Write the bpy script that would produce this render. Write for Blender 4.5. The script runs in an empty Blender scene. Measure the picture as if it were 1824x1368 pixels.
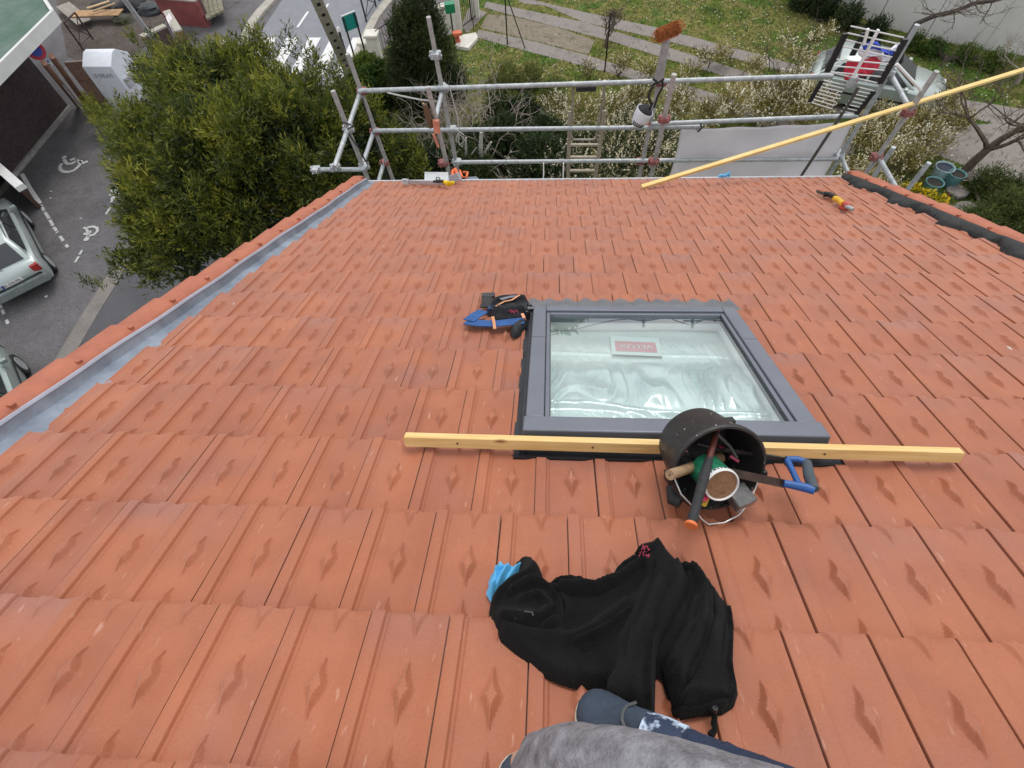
import bpy, math, random
import numpy as np
from mathutils import Vector, Matrix
random.seed(7); rng = np.random.default_rng(7)
S = bpy.context.scene; COL = S.collection
# ------------------------------------------------------------ camera geometry
PIT = math.radians(27)                       # roof pitch
cP, sP = math.cos(PIT), math.sin(PIT)
A = np.array([[1, 0, 0], [0, cP, sP], [0, -sP, cP]])     # roof (u, v down-slope, h) -> world
R = np.array([[0.99768661, 0.06439569, -0.02178588], [0.01622219, -0.53673126, -0.8435973],
              [-0.06601719, 0.84129231, -0.53653423]])
FPX = 921.3
CR = np.array([.2467, -.4534, 1.2654]); CW = A @ CR; RW = R @ A.T
cam_d = bpy.data.cameras.new('camera'); cam = bpy.data.objects.new('camera', cam_d); COL.objects.link(cam)
cam_d.sensor_width = 36; cam_d.lens = 36 * FPX / 1824; cam_d.clip_start = .02; cam_d.clip_end = 2000
m = Matrix.Identity(4)
for i in range(3):
    m[i][0], m[i][1], m[i][2], m[i][3] = RW[0][i], -RW[1][i], -RW[2][i], CW[i]
cam.matrix_world = m
S.camera = cam
# ------------------------------------------------------------ sky and sun
SUN_EL, SUN_AZ = math.radians(55), math.radians(14)      # azimuth clockwise from +Y
w = bpy.data.worlds.new('World'); S.world = w; w.use_nodes = True
nt = w.node_tree; nt.nodes.clear()
out = nt.nodes.new('ShaderNodeOutputWorld'); bg = nt.nodes.new('ShaderNodeBackground')
sky = nt.nodes.new('ShaderNodeTexSky'); sky.sky_type = 'NISHITA'; sky.sun_disc = False
sky.sun_elevation = SUN_EL; sky.sun_rotation = SUN_AZ
tc = nt.nodes.new('ShaderNodeTexCoord'); mp = nt.nodes.new('ShaderNodeMapping'); mp.inputs['Scale'].default_value = (1, 1, 3.5)
nz = nt.nodes.new('ShaderNodeTexNoise'); nz.inputs['Scale'].default_value = 2.2; nz.inputs['Detail'].default_value = 7; nz.inputs['Roughness'].default_value = .58
rp = nt.nodes.new('ShaderNodeValToRGB'); rp.color_ramp.elements[0].position = .33; rp.color_ramp.elements[0].color = (.7, .7, .7, 1); rp.color_ramp.elements[1].position = .56
nz2 = nt.nodes.new('ShaderNodeTexNoise'); nz2.inputs['Scale'].default_value = 5; nz2.inputs['Detail'].default_value = 5
rp2 = nt.nodes.new('ShaderNodeValToRGB'); rp2.color_ramp.elements[0].color = (6.5, 7, 7.8, 1); rp2.color_ramp.elements[1].color = (13.5, 13.6, 13.8, 1)
rp2.color_ramp.elements[0].position = .35; rp2.color_ramp.elements[1].position = .65
mx = nt.nodes.new('ShaderNodeMix'); mx.data_type = 'RGBA'
L_ = nt.links.new
L_(tc.outputs['Generated'], mp.inputs['Vector']); L_(mp.outputs['Vector'], nz.inputs['Vector']); L_(mp.outputs['Vector'], nz2.inputs['Vector'])
L_(nz.outputs['Fac'], rp.inputs['Fac']); L_(nz2.outputs['Fac'], rp2.inputs['Fac'])
L_(rp.outputs['Color'], mx.inputs['Factor']); L_(sky.outputs['Color'], mx.inputs['A']); L_(rp2.outputs['Color'], mx.inputs['B'])
L_(mx.outputs['Result'], bg.inputs['Color']); L_(bg.outputs['Background'], out.inputs['Surface'])
bg.inputs['Strength'].default_value = .100
sd = bpy.data.lights.new('sun', 'SUN'); sun = bpy.data.objects.new('sun', sd); COL.objects.link(sun)
sd.energy = 1.3; sd.angle = math.radians(22); sd.color = (1, .96, .9)
sdir = Vector((math.sin(SUN_AZ) * math.cos(SUN_EL), math.cos(SUN_AZ) * math.cos(SUN_EL), math.sin(SUN_EL)))
sun.rotation_euler = sdir.to_track_quat('Z', 'Y').to_euler(); sun.location = (10, 10, 20)
S.view_settings.view_transform = 'Standard'; S.view_settings.look = 'None'
S.view_settings.gamma = 1; S.view_settings.exposure = .20
# ------------------------------------------------------------ placing helpers
ZG = float(CW[2]) - 10.5                     # street level, metres
def W(u, v, h=0.): return A @ np.array([u, v, h], float)                 # roof coords -> world
def U(x, y, h=0.):                                                       # photo point on the roof -> (u, v)
    d = R.T @ np.array([(x - 912) / FPX, (y - 684) / FPX, 1.]); t = (h - CR[2]) / d[2]; q = CR + t * d; return q[0], q[1]
def UW(x, y, h=0.): u, v = U(x, y, h); return W(u, v, h)
def ray(x, y): return RW.T @ np.array([(x - 912) / FPX, (y - 684) / FPX, 1.])
def G(x, y, z=0.): d = ray(x, y); return CW + (ZG + z - CW[2]) / d[2] * d   # at height z above the street
def Y(x, y, yy): d = ray(x, y); return CW + (yy - CW[1]) / d[1] * d         # on the upright plane y = yy
def pix(X): q = RW @ (np.array(X, float) - CW); return 912 + FPX * q[0] / q[2], 684 + FPX * q[1] / q[2]
def nrm(a): a = np.array(a, float); return a / (np.linalg.norm(a) + 1e-12)
# ------------------------------------------------------------ mesh helpers
class MB:
    def __init__(s): s.v = []; s.f = []; s.sm = []
    def add(s, vs, fs, smooth=False):
        o = len(s.v); s.v += [tuple(map(float, p)) for p in vs]; s.f += [tuple(i + o for i in f) for f in fs]; s.sm += [smooth] * len(fs); return s
    def hexa(s, c):            # 8 corners: bottom 4 then top 4
        return s.add(c, [(3, 2, 1, 0), (4, 5, 6, 7), (0, 1, 5, 4), (1, 2, 6, 5), (2, 3, 7, 6), (3, 0, 4, 7)])
    def box(s, c, ax, ay, az):  # centre and three half axes
        c, ax, ay, az = [np.array(q, float) for q in (c, ax, ay, az)]
        return s.hexa([c - ax - ay - az, c + ax - ay - az, c + ax + ay - az, c - ax + ay - az, c - ax - ay + az, c + ax - ay + az, c + ax + ay + az, c - ax + ay + az])
    def beam(s, p0, p1, wd, ht, up=(0, 0, 1)):
        p0, p1 = np.array(p0, float), np.array(p1, float); d = nrm(p1 - p0); sd_ = nrm(np.cross(d, up)); u2 = np.cross(sd_, d)
        return s.box((p0 + p1) / 2, (p1 - p0) / 2, sd_ * wd / 2, u2 * ht / 2)
    def tube(s, pts, r, n=8, cap=True):
        pts = [np.array(p, float) for p in pts]; k = len(pts); rr = r if hasattr(r, '__len__') else [r] * k
        vs = []; a = None
        for i, p in enumerate(pts):
            d = nrm(pts[min(i + 1, k - 1)] - pts[max(i - 1, 0)])
            if a is None: a = nrm(np.cross(d, (0, 0, 1) if abs(d[2]) < .9 else (1, 0, 0)))
            else: a = nrm(a - d * np.dot(a, d))
            b = np.cross(d, a)
            for j in range(n):
                t = 2 * math.pi * j / n; vs.append(p + rr[i] * (math.cos(t) * a + math.sin(t) * b))
        fs = [(i * n + j, i * n + (j + 1) % n, (i + 1) * n + (j + 1) % n, (i + 1) * n + j) for i in range(k - 1) for j in range(n)]
        s.add(vs, fs, True)
        if cap: s.add(vs[:n], [tuple(range(n))[::-1]]); s.add(vs[-n:], [tuple(range(n))])
        return s
    def lathe(s, o, d, prof, n=32, smooth=True):   # profile of (radius, distance along d)
        o = np.array(o, float); d = nrm(d); a = nrm(np.cross(d, (0, 0, 1) if abs(d[2]) < .9 else (1, 0, 0))); b = np.cross(d, a)
        vs = [o + d * t + max(r, 1e-4) * (math.cos(2 * math.pi * j / n) * a + math.sin(2 * math.pi * j / n) * b) for r, t in prof for j in range(n)]
        fs = [(i * n + j, i * n + (j + 1) % n, (i + 1) * n + (j + 1) % n, (i + 1) * n + j) for i in range(len(prof) - 1) for j in range(n)]
        return s.add(vs, fs, smooth)
    def sheet(s, pts, th=.0, up=(0, 0, 1)):          # flat polygon, optional thickness
        pts = [np.array(p, float) for p in pts]; n = len(pts)
        if th == 0: return s.add(pts, [tuple(range(n))])
        q = [p + np.array(up) * th for p in pts]
        return s.add(pts + q, [tuple(range(n))[::-1], tuple(range(n, 2 * n))] + [(i, (i + 1) % n, n + (i + 1) % n, n + i) for i in range(n)])
    def stroke(s, pts, wd, up=(0, 0, 1), th=0.):     # flat ribbon of width wd
        pts = [np.array(p, float) for p in pts]; k = len(pts); L, Rr = [], []
        for i, p in enumerate(pts):
            d = nrm(pts[min(i + 1, k - 1)] - pts[max(i - 1, 0)]); sd_ = nrm(np.cross(d, up)) * wd / 2; L.append(p - sd_); Rr.append(p + sd_)
        if th == 0: return s.add(L + Rr, [(i, k + i, k + i + 1, i + 1) for i in range(k - 1)])
        t = np.array(up, float) * th; vs = L + Rr + [p + t for p in L] + [p + t for p in Rr]
        fs = []
        for i in range(k - 1):
            fs += [(i + 1, k + i + 1, k + i, i), (2 * k + i, 3 * k + i, 3 * k + i + 1, 2 * k + i + 1), (i, 2 * k + i, 2 * k + i + 1, i + 1), (k + i + 1, 3 * k + i + 1, 3 * k + i, k + i)]
        fs += [(0, k, 3 * k, 2 * k), (k - 1, 3 * k - 1, 4 * k - 1, 2 * k - 1)]
        return s.add(vs, fs)
    def build(s, name, mat, parent=None, org=(0, 0, 0), bevel=0, recalc=True):
        me = bpy.data.meshes.new(name); o0 = np.array(org, float)
        me.from_pydata([tuple(np.array(p) - o0) for p in s.v], [], s.f)
        me.polygons.foreach_set('use_smooth', s.sm); me.update()
        if recalc:
            import bmesh
            bm = bmesh.new(); bm.from_mesh(me); bmesh.ops.recalc_face_normals(bm, faces=bm.faces); bm.to_mesh(me); bm.free()
        me.set_sharp_from_angle(angle=math.radians(50))
        me.materials.append(mat); o = bpy.data.objects.new(name, me); COL.objects.link(o)
        if parent: o.parent = parent
        if bevel:
            b = o.modifiers.new('bevel', 'BEVEL'); b.width = bevel; b.segments = 2; b.limit_method = 'ANGLE'; b.angle_limit = math.radians(40)
        return o
def tag(o, label=None, cat=None, group=None, kind=None):
    for k, v in (('label', label), ('category', cat), ('group', group), ('kind', kind)):
        if v: o[k] = v
    return o
class Thing:
    def __init__(s, name, label, cat, org, group=None):
        s.org = np.array(org, float); s.o = bpy.data.objects.new(name, None); COL.objects.link(s.o); s.o.location = s.org
        s.o.empty_display_size = .1; tag(s.o, label, cat, group)
    def part(s, name, mb, mat, bevel=0, under=None, label=None):
        o = mb.build(name, mat, under or s.o, s.org, bevel)
        if label: o['label'] = label
        return o
def single(name, label, cat, mb, mat, org=None, group=None, bevel=0):
    org = np.mean(np.array(mb.v), 0) if org is None else np.array(org, float)
    o = mb.build(name, mat, None, org, bevel); o.location = org; return tag(o, label, cat, group)
def struct(name, mb, mat, bevel=0): return tag(mb.build(name, mat, None, (0, 0, 0), bevel), kind='structure')
def npmesh(name, V, F, mat, parent=None, org=(0, 0, 0), attrs=None, smooth=False):
    V = np.asarray(V, float) - np.array(org, float); F = np.asarray(F, np.int32); k = F.shape[1]
    me = bpy.data.meshes.new(name); me.vertices.add(len(V)); me.vertices.foreach_set('co', V.ravel().astype(np.float32))
    me.loops.add(F.size); me.loops.foreach_set('vertex_index', F.ravel()); me.polygons.add(len(F))
    me.polygons.foreach_set('loop_start', np.arange(0, F.size, k, dtype=np.int32))
    try: me.polygons.foreach_set('loop_total', np.full(len(F), k, np.int32))
    except Exception: pass
    me.polygons.foreach_set('use_smooth', np.full(len(F), smooth))
    for an, arr in (attrs or {}).items():
        a = me.attributes.new(an, 'FLOAT', 'FACE'); a.data.foreach_set('value', np.asarray(arr, np.float32))
    me.update(); me.validate(); me.materials.append(mat)
    o = bpy.data.objects.new(name, me); COL.objects.link(o)
    if parent: o.parent = parent
    return o
# ------------------------------------------------------------ materials
def nodemat(name):
    m_ = bpy.data.materials.new(name); m_.use_nodes = True; t = m_.node_tree; return m_, t, t.nodes['Principled BSDF']
def M(name, col, rough=.6, metal=0, var=.25, scale=8, bump=0, bscale=40, col2=None, spec=None, speck=0, coat=0, stretch=None, detail=6):
    m_, t, p = nodemat(name); N = t.nodes.new; L = t.links.new
    tc_ = N('ShaderNodeTexCoord'); mp_ = N('ShaderNodeMapping'); L(tc_.outputs['Object'], mp_.inputs['Vector'])
    if stretch: mp_.inputs['Scale'].default_value = stretch
    n1 = N('ShaderNodeTexNoise'); n1.inputs['Scale'].default_value = scale; n1.inputs['Detail'].default_value = detail; n1.inputs['Roughness'].default_value = .62
    L(mp_.outputs['Vector'], n1.inputs['Vector'])
    rr = N('ShaderNodeValToRGB'); e = rr.color_ramp.elements; e[0].position = .3; e[1].position = .7
    c = np.array(col); c2 = np.array(col2) if col2 is not None else c * (1 + var)
    c1 = c * (1 - var) if col2 is None else c
    e[0].color = (*c1, 1); e[1].color = (*np.minimum(c2, 1), 1); L(n1.outputs['Fac'], rr.inputs['Fac']); colout = rr.outputs['Color']
    if speck:
        n3 = N('ShaderNodeTexNoise'); n3.inputs['Scale'].default_value = 220 if speck < 1 else 60; n3.inputs['Detail'].default_value = 3; L(tc_.outputs['Object'], n3.inputs['Vector'])
        r3 = N('ShaderNodeValToRGB'); r3.color_ramp.elements[0].position = .68; r3.color_ramp.elements[1].position = .74; L(n3.outputs['Fac'], r3.inputs['Fac'])
        mx_ = N('ShaderNodeMix'); mx_.data_type = 'RGBA'; L(r3.outputs['Color'], mx_.inputs['Factor']); L(colout, mx_.inputs['A']); mx_.inputs['B'].default_value = (.55, .55, .53, 1); colout = mx_.outputs['Result']
    L(colout, p.inputs['Base Color'])
    p.inputs['Roughness'].default_value = rough; p.inputs['Metallic'].default_value = metal
    if spec is not None: p.inputs['Specular IOR Level'].default_value = spec
    if coat: p.inputs['Coat Weight'].default_value = coat; p.inputs['Coat Roughness'].default_value = .08
    n2 = N('ShaderNodeTexNoise'); n2.inputs['Scale'].default_value = bscale; n2.inputs['Detail'].default_value = 5; L(mp_.outputs['Vector'], n2.inputs['Vector'])
    if bump:
        b = N('ShaderNodeBump'); b.inputs['Strength'].default_value = bump; b.inputs['Distance'].default_value = .01; L(n2.outputs['Fac'], b.inputs['Height']); L(b.outputs['Normal'], p.inputs['Normal'])
    mr = N('ShaderNodeMapRange'); mr.inputs['To Min'].default_value = max(0, rough - .12); mr.inputs['To Max'].default_value = min(1, rough + .12); L(n2.outputs['Fac'], mr.inputs['Value']); L(mr.outputs['Result'], p.inputs['Roughness'])
    return m_
def leafmat(name, c0, c1, c2, rough=.5, trans=.25):
    m_, t, p = nodemat(name); N = t.nodes.new; L = t.links.new
    at = N('ShaderNodeAttribute'); at.attribute_name = 'tone'; rr = N('ShaderNodeValToRGB'); e = rr.color_ramp.elements
    e[0].color = (*c0, 1); e[1].color = (*c2, 1); k = e.new(.5); k.color = (*c1, 1); L(at.outputs['Fac'], rr.inputs['Fac']); L(rr.outputs['Color'], p.inputs['Base Color'])
    p.inputs['Roughness'].default_value = rough; p.inputs['Specular IOR Level'].default_value = .3
    tr = N('ShaderNodeBsdfTranslucent'); L(rr.outputs['Color'], tr.inputs['Color']); mx_ = N('ShaderNodeMixShader'); mx_.inputs[0].default_value = trans
    L(p.outputs[0], mx_.inputs[1]); L(tr.outputs[0], mx_.inputs[2]); L(mx_.outputs[0], t.nodes['Material Output'].inputs['Surface']); return m_
def text_mb(txt, o, ex, ey, h, lift=.002):      # lettering as mesh; ex reading direction, ey letter-up
    cu = bpy.data.curves.new('t', 'FONT'); cu.body = txt; cu.size = 1; cu.align_x = 'CENTER'; cu.align_y = 'CENTER'; cu.extrude = 0; cu.resolution_u = 3
    ob = bpy.data.objects.new('t', cu); COL.objects.link(ob); dg = bpy.context.evaluated_depsgraph_get(); me = bpy.data.meshes.new_from_object(ob.evaluated_get(dg))
    ex, ey = nrm(ex), nrm(ey); n = np.cross(ex, ey); mb = MB()
    mb.add([np.array(o) + ex * v.co.x * h + ey * v.co.y * h + n * lift for v in me.vertices], [tuple(p.vertices) for p in me.polygons])
    bpy.data.objects.remove(ob); bpy.data.meshes.remove(me); return mb
# palette
GALV = M('galvanised_steel', (.40, .42, .43), .55, .5, .28, 14, .15, 90)
RUSTPOLE = M('weathered_steel', (.27, .262, .255), .6, .25, .3, 18, .25, 60, col2=(.46, .44, .42))
REDC = M('red_coupler', (.20, .065, .06), .7, .2, .4, 30, .3, 80, col2=(.36, .14, .13))
BLACK = M('black_plastic', (.012, .012, .013), .45, 0, .5, 20, .1, 60)
RUBBER = M('dull_black_rubber', (.02, .02, .021), .75, 0, .4, 18, .2, 60)
WHITE = M('white_paint', (.72, .72, .70), .5, 0, .08, 6)
WOODY = M('fresh_yellow_pine', (.62, .41, .15), .6, 0, .22, 30, .1, 60, stretch=(1, 1, 1), col2=(.74, .53, .23))
WOODG = M('weathered_wood', (.22, .18, .13), .8, 0, .35, 20, .4, 60)
CONC = M('concrete', (.30, .29, .27), .85, 0, .3, 5, .35, 40)
STEELD = M('dark_steel', (.05, .048, .046), .45, .6, .3, 30, .1, 80)
# ============================================================ HOUSE: tiled roof
TW, TL = .213, .3698
def tile_material():
    m_, t, p = nodemat('terracotta_tile'); N = t.nodes.new; L = t.links.new
    at = N('ShaderNodeAttribute'); at.attribute_name = 'tone'; tc_ = N('ShaderNodeTexCoord')
    n1 = N('ShaderNodeTexNoise'); n1.inputs['Scale'].default_value = 5.5; n1.inputs['Detail'].default_value = 3; L(tc_.outputs['Object'], n1.inputs['Vector'])
    add = N('ShaderNodeMath'); add.operation = 'MULTIPLY_ADD'; add.inputs[1].default_value = .30; L(at.outputs['Fac'], add.inputs[0])
    sc = N('ShaderNodeMath'); sc.operation = 'MULTIPLY'; sc.inputs[1].default_value = .70; L(n1.outputs['Fac'], sc.inputs[0]); L(sc.outputs[0], add.inputs[2])
    rr = N('ShaderNodeValToRGB'); e = rr.color_ramp.elements
    e[0].position = .2; e[0].color = (.27, .082, .040, 1); e[1].position = .85; e[1].color = (.42, .136, .058, 1)
    k = e.new(.5); k.color = (.345, .106, .046, 1)
    L(add.outputs[0], rr.inputs['Fac'])
    # greyish violet firing bloom, in soft patches
    n2 = N('ShaderNodeTexNoise'); n2.inputs['Scale'].default_value = 3.4; n2.inputs['Detail'].default_value = 4; L(tc_.outputs['Object'], n2.inputs['Vector'])
    r2 = N('ShaderNodeValToRGB'); r2.color_ramp.elements[0].position = .5; r2.color_ramp.elements[1].position = .76; r2.color_ramp.elements[1].color = (.4, .4, .4, 1); L(n2.outputs['Fac'], r2.inputs['Fac'])
    m1 = N('ShaderNodeMix'); m1.data_type = 'RGBA'; L(r2.outputs['Color'], m1.inputs['Factor']); L(rr.outputs['Color'], m1.inputs['A']); m1.inputs['B'].default_value = (.26, .115, .095, 1)
    bl = N('ShaderNodeAttribute'); bl.attribute_name = 'bloom'
    m2 = N('ShaderNodeMix'); m2.data_type = 'RGBA'; L(bl.outputs['Fac'], m2.inputs['Factor']); L(m1.outputs['Result'], m2.inputs['A']); m2.inputs['B'].default_value = (.28, .135, .115, 1)
    # fine clay speckle, scuffs of pale dust
    n3 = N('ShaderNodeTexNoise'); n3.inputs['Scale'].default_value = 160; n3.inputs['Detail'].default_value = 4; L(tc_.outputs['Object'], n3.inputs['Vector'])
    r3 = N('ShaderNodeMapRange'); r3.inputs['To Min'].default_value = .84; r3.inputs['To Max'].default_value = 1.16; L(n3.outputs['Fac'], r3.inputs['Value'])
    vm = N('ShaderNodeVectorMath'); vm.operation = 'SCALE'; L(m2.outputs['Result'], vm.inputs[0]); L(r3.outputs['Result'], vm.inputs['Scale'])
    mp_ = N('ShaderNodeMapping'); mp_.inputs['Scale'].default_value = (60, 14, 20); mp_.inputs['Rotation'].default_value = (0, 0, .5); L(tc_.outputs['Object'], mp_.inputs['Vector'])
    n4 = N('ShaderNodeTexNoise'); n4.inputs['Scale'].default_value = 1; n4.inputs['Detail'].default_value = 6; L(mp_.outputs['Vector'], n4.inputs['Vector'])
    r4 = N('ShaderNodeValToRGB'); r4.color_ramp.elements[0].position = .66; r4.color_ramp.elements[1].position = .78; r4.color_ramp.elements[1].color = (.45, .45, .45, 1); L(n4.outputs['Fac'], r4.inputs['Fac'])
    m3 = N('ShaderNodeMix'); m3.data_type = 'RGBA'; L(r4.outputs['Color'], m3.inputs['Factor']); L(vm.outputs['Vector'], m3.inputs['A']); m3.inputs['B'].default_value = (.62, .38, .29, 1)
    L(m3.outputs['Result'], p.inputs['Base Color']); p.inputs['Roughness'].default_value = .62; p.inputs['Specular IOR Level'].default_value = .5; p.inputs['Sheen Weight'].default_value = .34; p.inputs['Sheen Roughness'].default_value = .45; p.inputs['Sheen Tint'].default_value = (1, .72, .6, 1)
    b = N('ShaderNodeBump'); b.inputs['Strength'].default_value = .18; b.inputs['Distance'].default_value = .003; L(n3.outputs['Fac'], b.inputs['Height']); L(b.outputs['Normal'], p.inputs['Normal'])
    return m_
TILE = tile_material()
house = Thing('house', 'house seen from its ridge, orange diamond-patterned tile roof with one roof window', 'house', W(.85, 3, -3) * [1, 1, 0] + [0, 0, ZG])
UL, UR = -1.872, 3.62
LIPS = {n: n * TL for n in range(-3, 14)}; LIPS.update({14: 14.2 * TL, 15: 15.25 * TL, 16: 16.35 * TL})
WU0, WU1, WV0, WV1 = .128, 1.318, 1.02, 2.47                    # roof window opening
S0 = np.array([0, .006, .010, .018, .026, .10, .180, .192, .200, .228, .240, .252, .30, .36, .41, .445, .47, .49, .51, .53, .55, .57, .585, .6, .615, .63, .65, .67, .69, .71, .73, .755, .79, .84, .9, .96, .995, 1.0])
T0 = np.array([0, .025, .05, .075, .1, .125, .15, .175, .2, .24, .28, .31, .335, .36, .385, .41, .435, .46, .48, .5, .52, .54, .565, .59, .615, .64, .665, .69, .72, .76, .8, .825, .85, .875, .9, .925, .95, .965, .98, .99, 1.0])
def sstep(a, b, x): k = np.clip((x - a) / (b - a), 0, 1); return k * k * (3 - 2 * k)
def tile_h(s, t):
    h = -.031 * (1 - t)
    h = h + .0092 * (1 - sstep(.186, .200, s)) + .0038 * (1 - sstep(.232, .250, s)) + .0012 * np.exp(-((s - .215) / .01) ** 2)
    h = h - .030 * (1 - sstep(.010, .019, s)) - .020 * sstep(.996, .999, s)
    h = h + .0080 * sstep(.78, .99, s) ** 1.3
    for tc_ in (.02, .49, 1.0):
        a = np.abs(s - .61) / .155; b = np.abs(t - tc_) / .215
        q = (a ** .72 + b ** .72) ** (1 / .72)
        h = h + (.0185 if tc_ < .9 else .0110) * np.clip((1 - q) * 2.0, 0, 1)
    return h - .004 * np.clip((t - .95) / .05, 0, 1) ** 2
def ins(arr, x0, x1, cuts):
    out = list(arr)
    for c in cuts:
        k = (c - x0) / (x1 - x0)
        if .001 < k < .999: out += [k - 5e-4, k + 5e-4]
    return np.array(sorted(out))
VV, FF, TT, BB = [], [], [], []; off = 0
for n in range(-2, 17):
    v1 = LIPS[n]; v0 = LIPS[n - 1] - .012; base = 0 if n % 2 else .5
    for i in range(-11, 18):
        u0 = (i + base) * TW; u1 = u0 + TW
        if u1 < UL + .004 or u0 > UR: continue
        near = n < 6
        s = S0 if near else S0[::2] if len(S0) % 2 else S0; t = T0 if near else T0[::2]
        if not near: s = np.unique(np.r_[s, .006, .018, .180, .200, .228, .252])
        s = ins(s, u0, u1, (WU0, WU1, UL)); t = ins(t, v0, v1, (WV0, WV1))
        ju, jv, jh, jt, jw = random.gauss(0, .0007), random.gauss(0, .0012), random.gauss(0, .0007), random.gauss(0, .0015), random.gauss(0, .0012)
        SS, TT_ = np.meshgrid(s, t, indexing='xy'); H = tile_h(SS, TT_) + jh + jt * (TT_ - .5) + jw * (SS - .5)
        uu = u0 + SS * TW + ju; vv = v0 + TT_ * (v1 - v0) + jv * (TT_ > .5)
        # skirt row: lip face going down
        uu = np.vstack([uu, uu[-1]]); vv = np.vstack([vv, vv[-1] - .002]); H = np.vstack([H, H[-1] - .024])
        ns, nt_ = uu.shape[1], uu.shape[0]
        P = np.stack([uu, vv, H], -1).reshape(-1, 3)
        idx = np.arange(ns * nt_).reshape(nt_, ns)
        q = np.stack([idx[:-1, :-1], idx[:-1, 1:], idx[1:, 1:], idx[1:, :-1]], -1).reshape(-1, 4)
        cu = P[q, 0].mean(1); cv = P[q, 1].mean(1)
        keep = (cu > UL) & (cu < UR + .03) & ~((cu > WU0) & (cu < WU1) & (cv > WV0) & (cv < WV1))
        q = q[keep]
        if len(q) == 0: continue
        tone = np.clip(random.gauss(.5, .2), 0, 1)
        ct = (cv[keep] - v0) / (v1 - v0); bloom_amt = random.choice([0, .1, .2, .35, .55]) * random.random()
        VV.append(P @ A.T); FF.append(q + off); off += len(P); TT.append(np.full(len(q), tone)); BB.append(bloom_amt * sstep(.55, 1, ct))
roof = npmesh('roof_tiles', np.vstack(VV), np.vstack(FF), TILE, house.o, house.org, {'tone': np.concatenate(TT), 'bloom': np.concatenate(BB)}, smooth=True)
roof.data.set_sharp_from_angle(angle=math.radians(32))
RV1 = LIPS[16]
mb = MB(); mb.hexa([W(u, v, h) for h in (-.2, -.088) for u, v in ((UL - .35, -1.1), (UR + .25, -1.1), (UR + .25, RV1 - .03), (UL - .35, RV1 - .03))])
ridge = W(0, -1.1, -.06)
rb = W(0, -1.1, -.05); bk = rb + np.array([0, -6.2, -3.15])
mb.hexa([np.array([u, p[1], p[2] + dz]) for dz in (-.2, 0) for u, p in ((UL - .35, bk), (UR + .25, bk), (UR + .25, rb + [0, -.01, 0]), (UL - .35, rb + [0, -.01, 0]))])
house.part('roof_deck', mb, M('dark_underlay', (.045, .035, .03), .9))
ex = W(0, RV1 - .35, -.3)
mb = MB(); x0, x1 = UL - .2, UR + .1; y1 = ex[1]; y0 = bk[1] + .3; gz = bk[2] - .15
for a, b in (((x0, y1), (x1, y1)), ((x0, y0), (x1, y0)), ((x0, y0), (x0, y1)), ((x1, y0), (x1, y1))):
    mb.beam((a[0], a[1], (ZG + gz) / 2), (b[0], b[1], (ZG + gz) / 2), .3, gz - ZG)
for xx in (x0, x1):
    mb.add([(xx, y0, gz), (xx, y1, ex[2]), (xx, rb[1], rb[2] - .3)], [(0, 1, 2)])
house.part('wall', mb, M('cream_render', (.5, .46, .38), .9, bump=.2))
# verge tiles, left
def verge(u_in, u_out, sgn, name, mat):
    mb = MB(); v = -1.0; k = 0; nt_ = 0
    prof = [(u_out, -.16), (u_out, .045), (u_out - sgn * .02, .068), (u_in + sgn * .05, .07), (u_in + sgn * .008, .038), (u_in, -.015)]
    while v < RV1 - .02:
        v2 = min(v + TL, RV1 + .02); a, b = v - .03, v2; j = random.gauss(0, .003)
        vs = [W(u + j, a, h - .020) for u, h in prof] + [W(u + j, b, h) for u, h in prof]; n = len(prof)
        cs = [W(u + j, b, h - .014) for u, h in prof]
        mb.add(vs, [(i, i + 1, n + i + 1, n + i) for i in range(n - 1)]); mb.add([W(u + j, b, h) for u, h in prof] + [W(u + j, b - .004, h - .02) for u, h in prof], [(i, i + 1, n + i + 1, n + i) for i in range(n - 1)])
        # nib at each joint
        mb.box(W(u_in + sgn * .03, b - .012, .055), A @ [.012, 0, 0], A @ [0, .012, 0], A @ [0, 0, .010])
        v = v2
    return house.part(name, mb, mat)
VT = M('verge_terracotta', (.33, .095, .048), .6, 0, .2, 7, .12, 120, col2=(.45, .14, .070))
verge(-1.985, -2.155, -1, 'verge_tiles', VT)
verge(3.62, 3.79, 1, 'verge_tiles', VT)
# zinc valley strip at left with a folded bead and a wavy edge
mb = MB(); cols = [(-2.01, .02), (-1.995, .036), (-1.965, .036), (-1.958, .008), (-1.95, -.012), (-1.91, -.02), (-1.88, -.022), (-1.84, -.026)]
vs = []; K = 180
for i in range(K):
    v = -1 + (RV1 + 1.02) * i / (K - 1)
    for j, (u, h) in enumerate(cols):
        wob = .006 * math.sin(v * 3.1) + .004 * math.sin(v * 9.7)
        vs.append(W(u + wob * (1 if 1 <= j <= 4 else 0) + (.006 if (v % 2.05) < .03 and j in (1, 2) else 0), v, h + .002 * math.sin(v * 14 + j)))
n = len(cols); mb.add(vs, [(i * n + j, i * n + j + 1, (i + 1) * n + j + 1, (i + 1) * n + j) for i in range(K - 1) for j in range(n - 1)], True)
ZINC = M('zinc_sheet', (.20, .23, .28), .45, .7, .25, 5, .25, 22, col2=(.38, .42, .48))
house.part('zinc_flashing', mb, ZINC)
mb = MB(); mb.tube([W(-1.972 + .006 * math.sin(v * 3.1) + .004 * math.sin(v * 9.7), v, .038) for v in np.linspace(-1, RV1, 120)], .011, 6)
house.part('zinc_bead', mb, M('pale_zinc', (.40, .40, .46), .45, .4, .12, 5))
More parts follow.
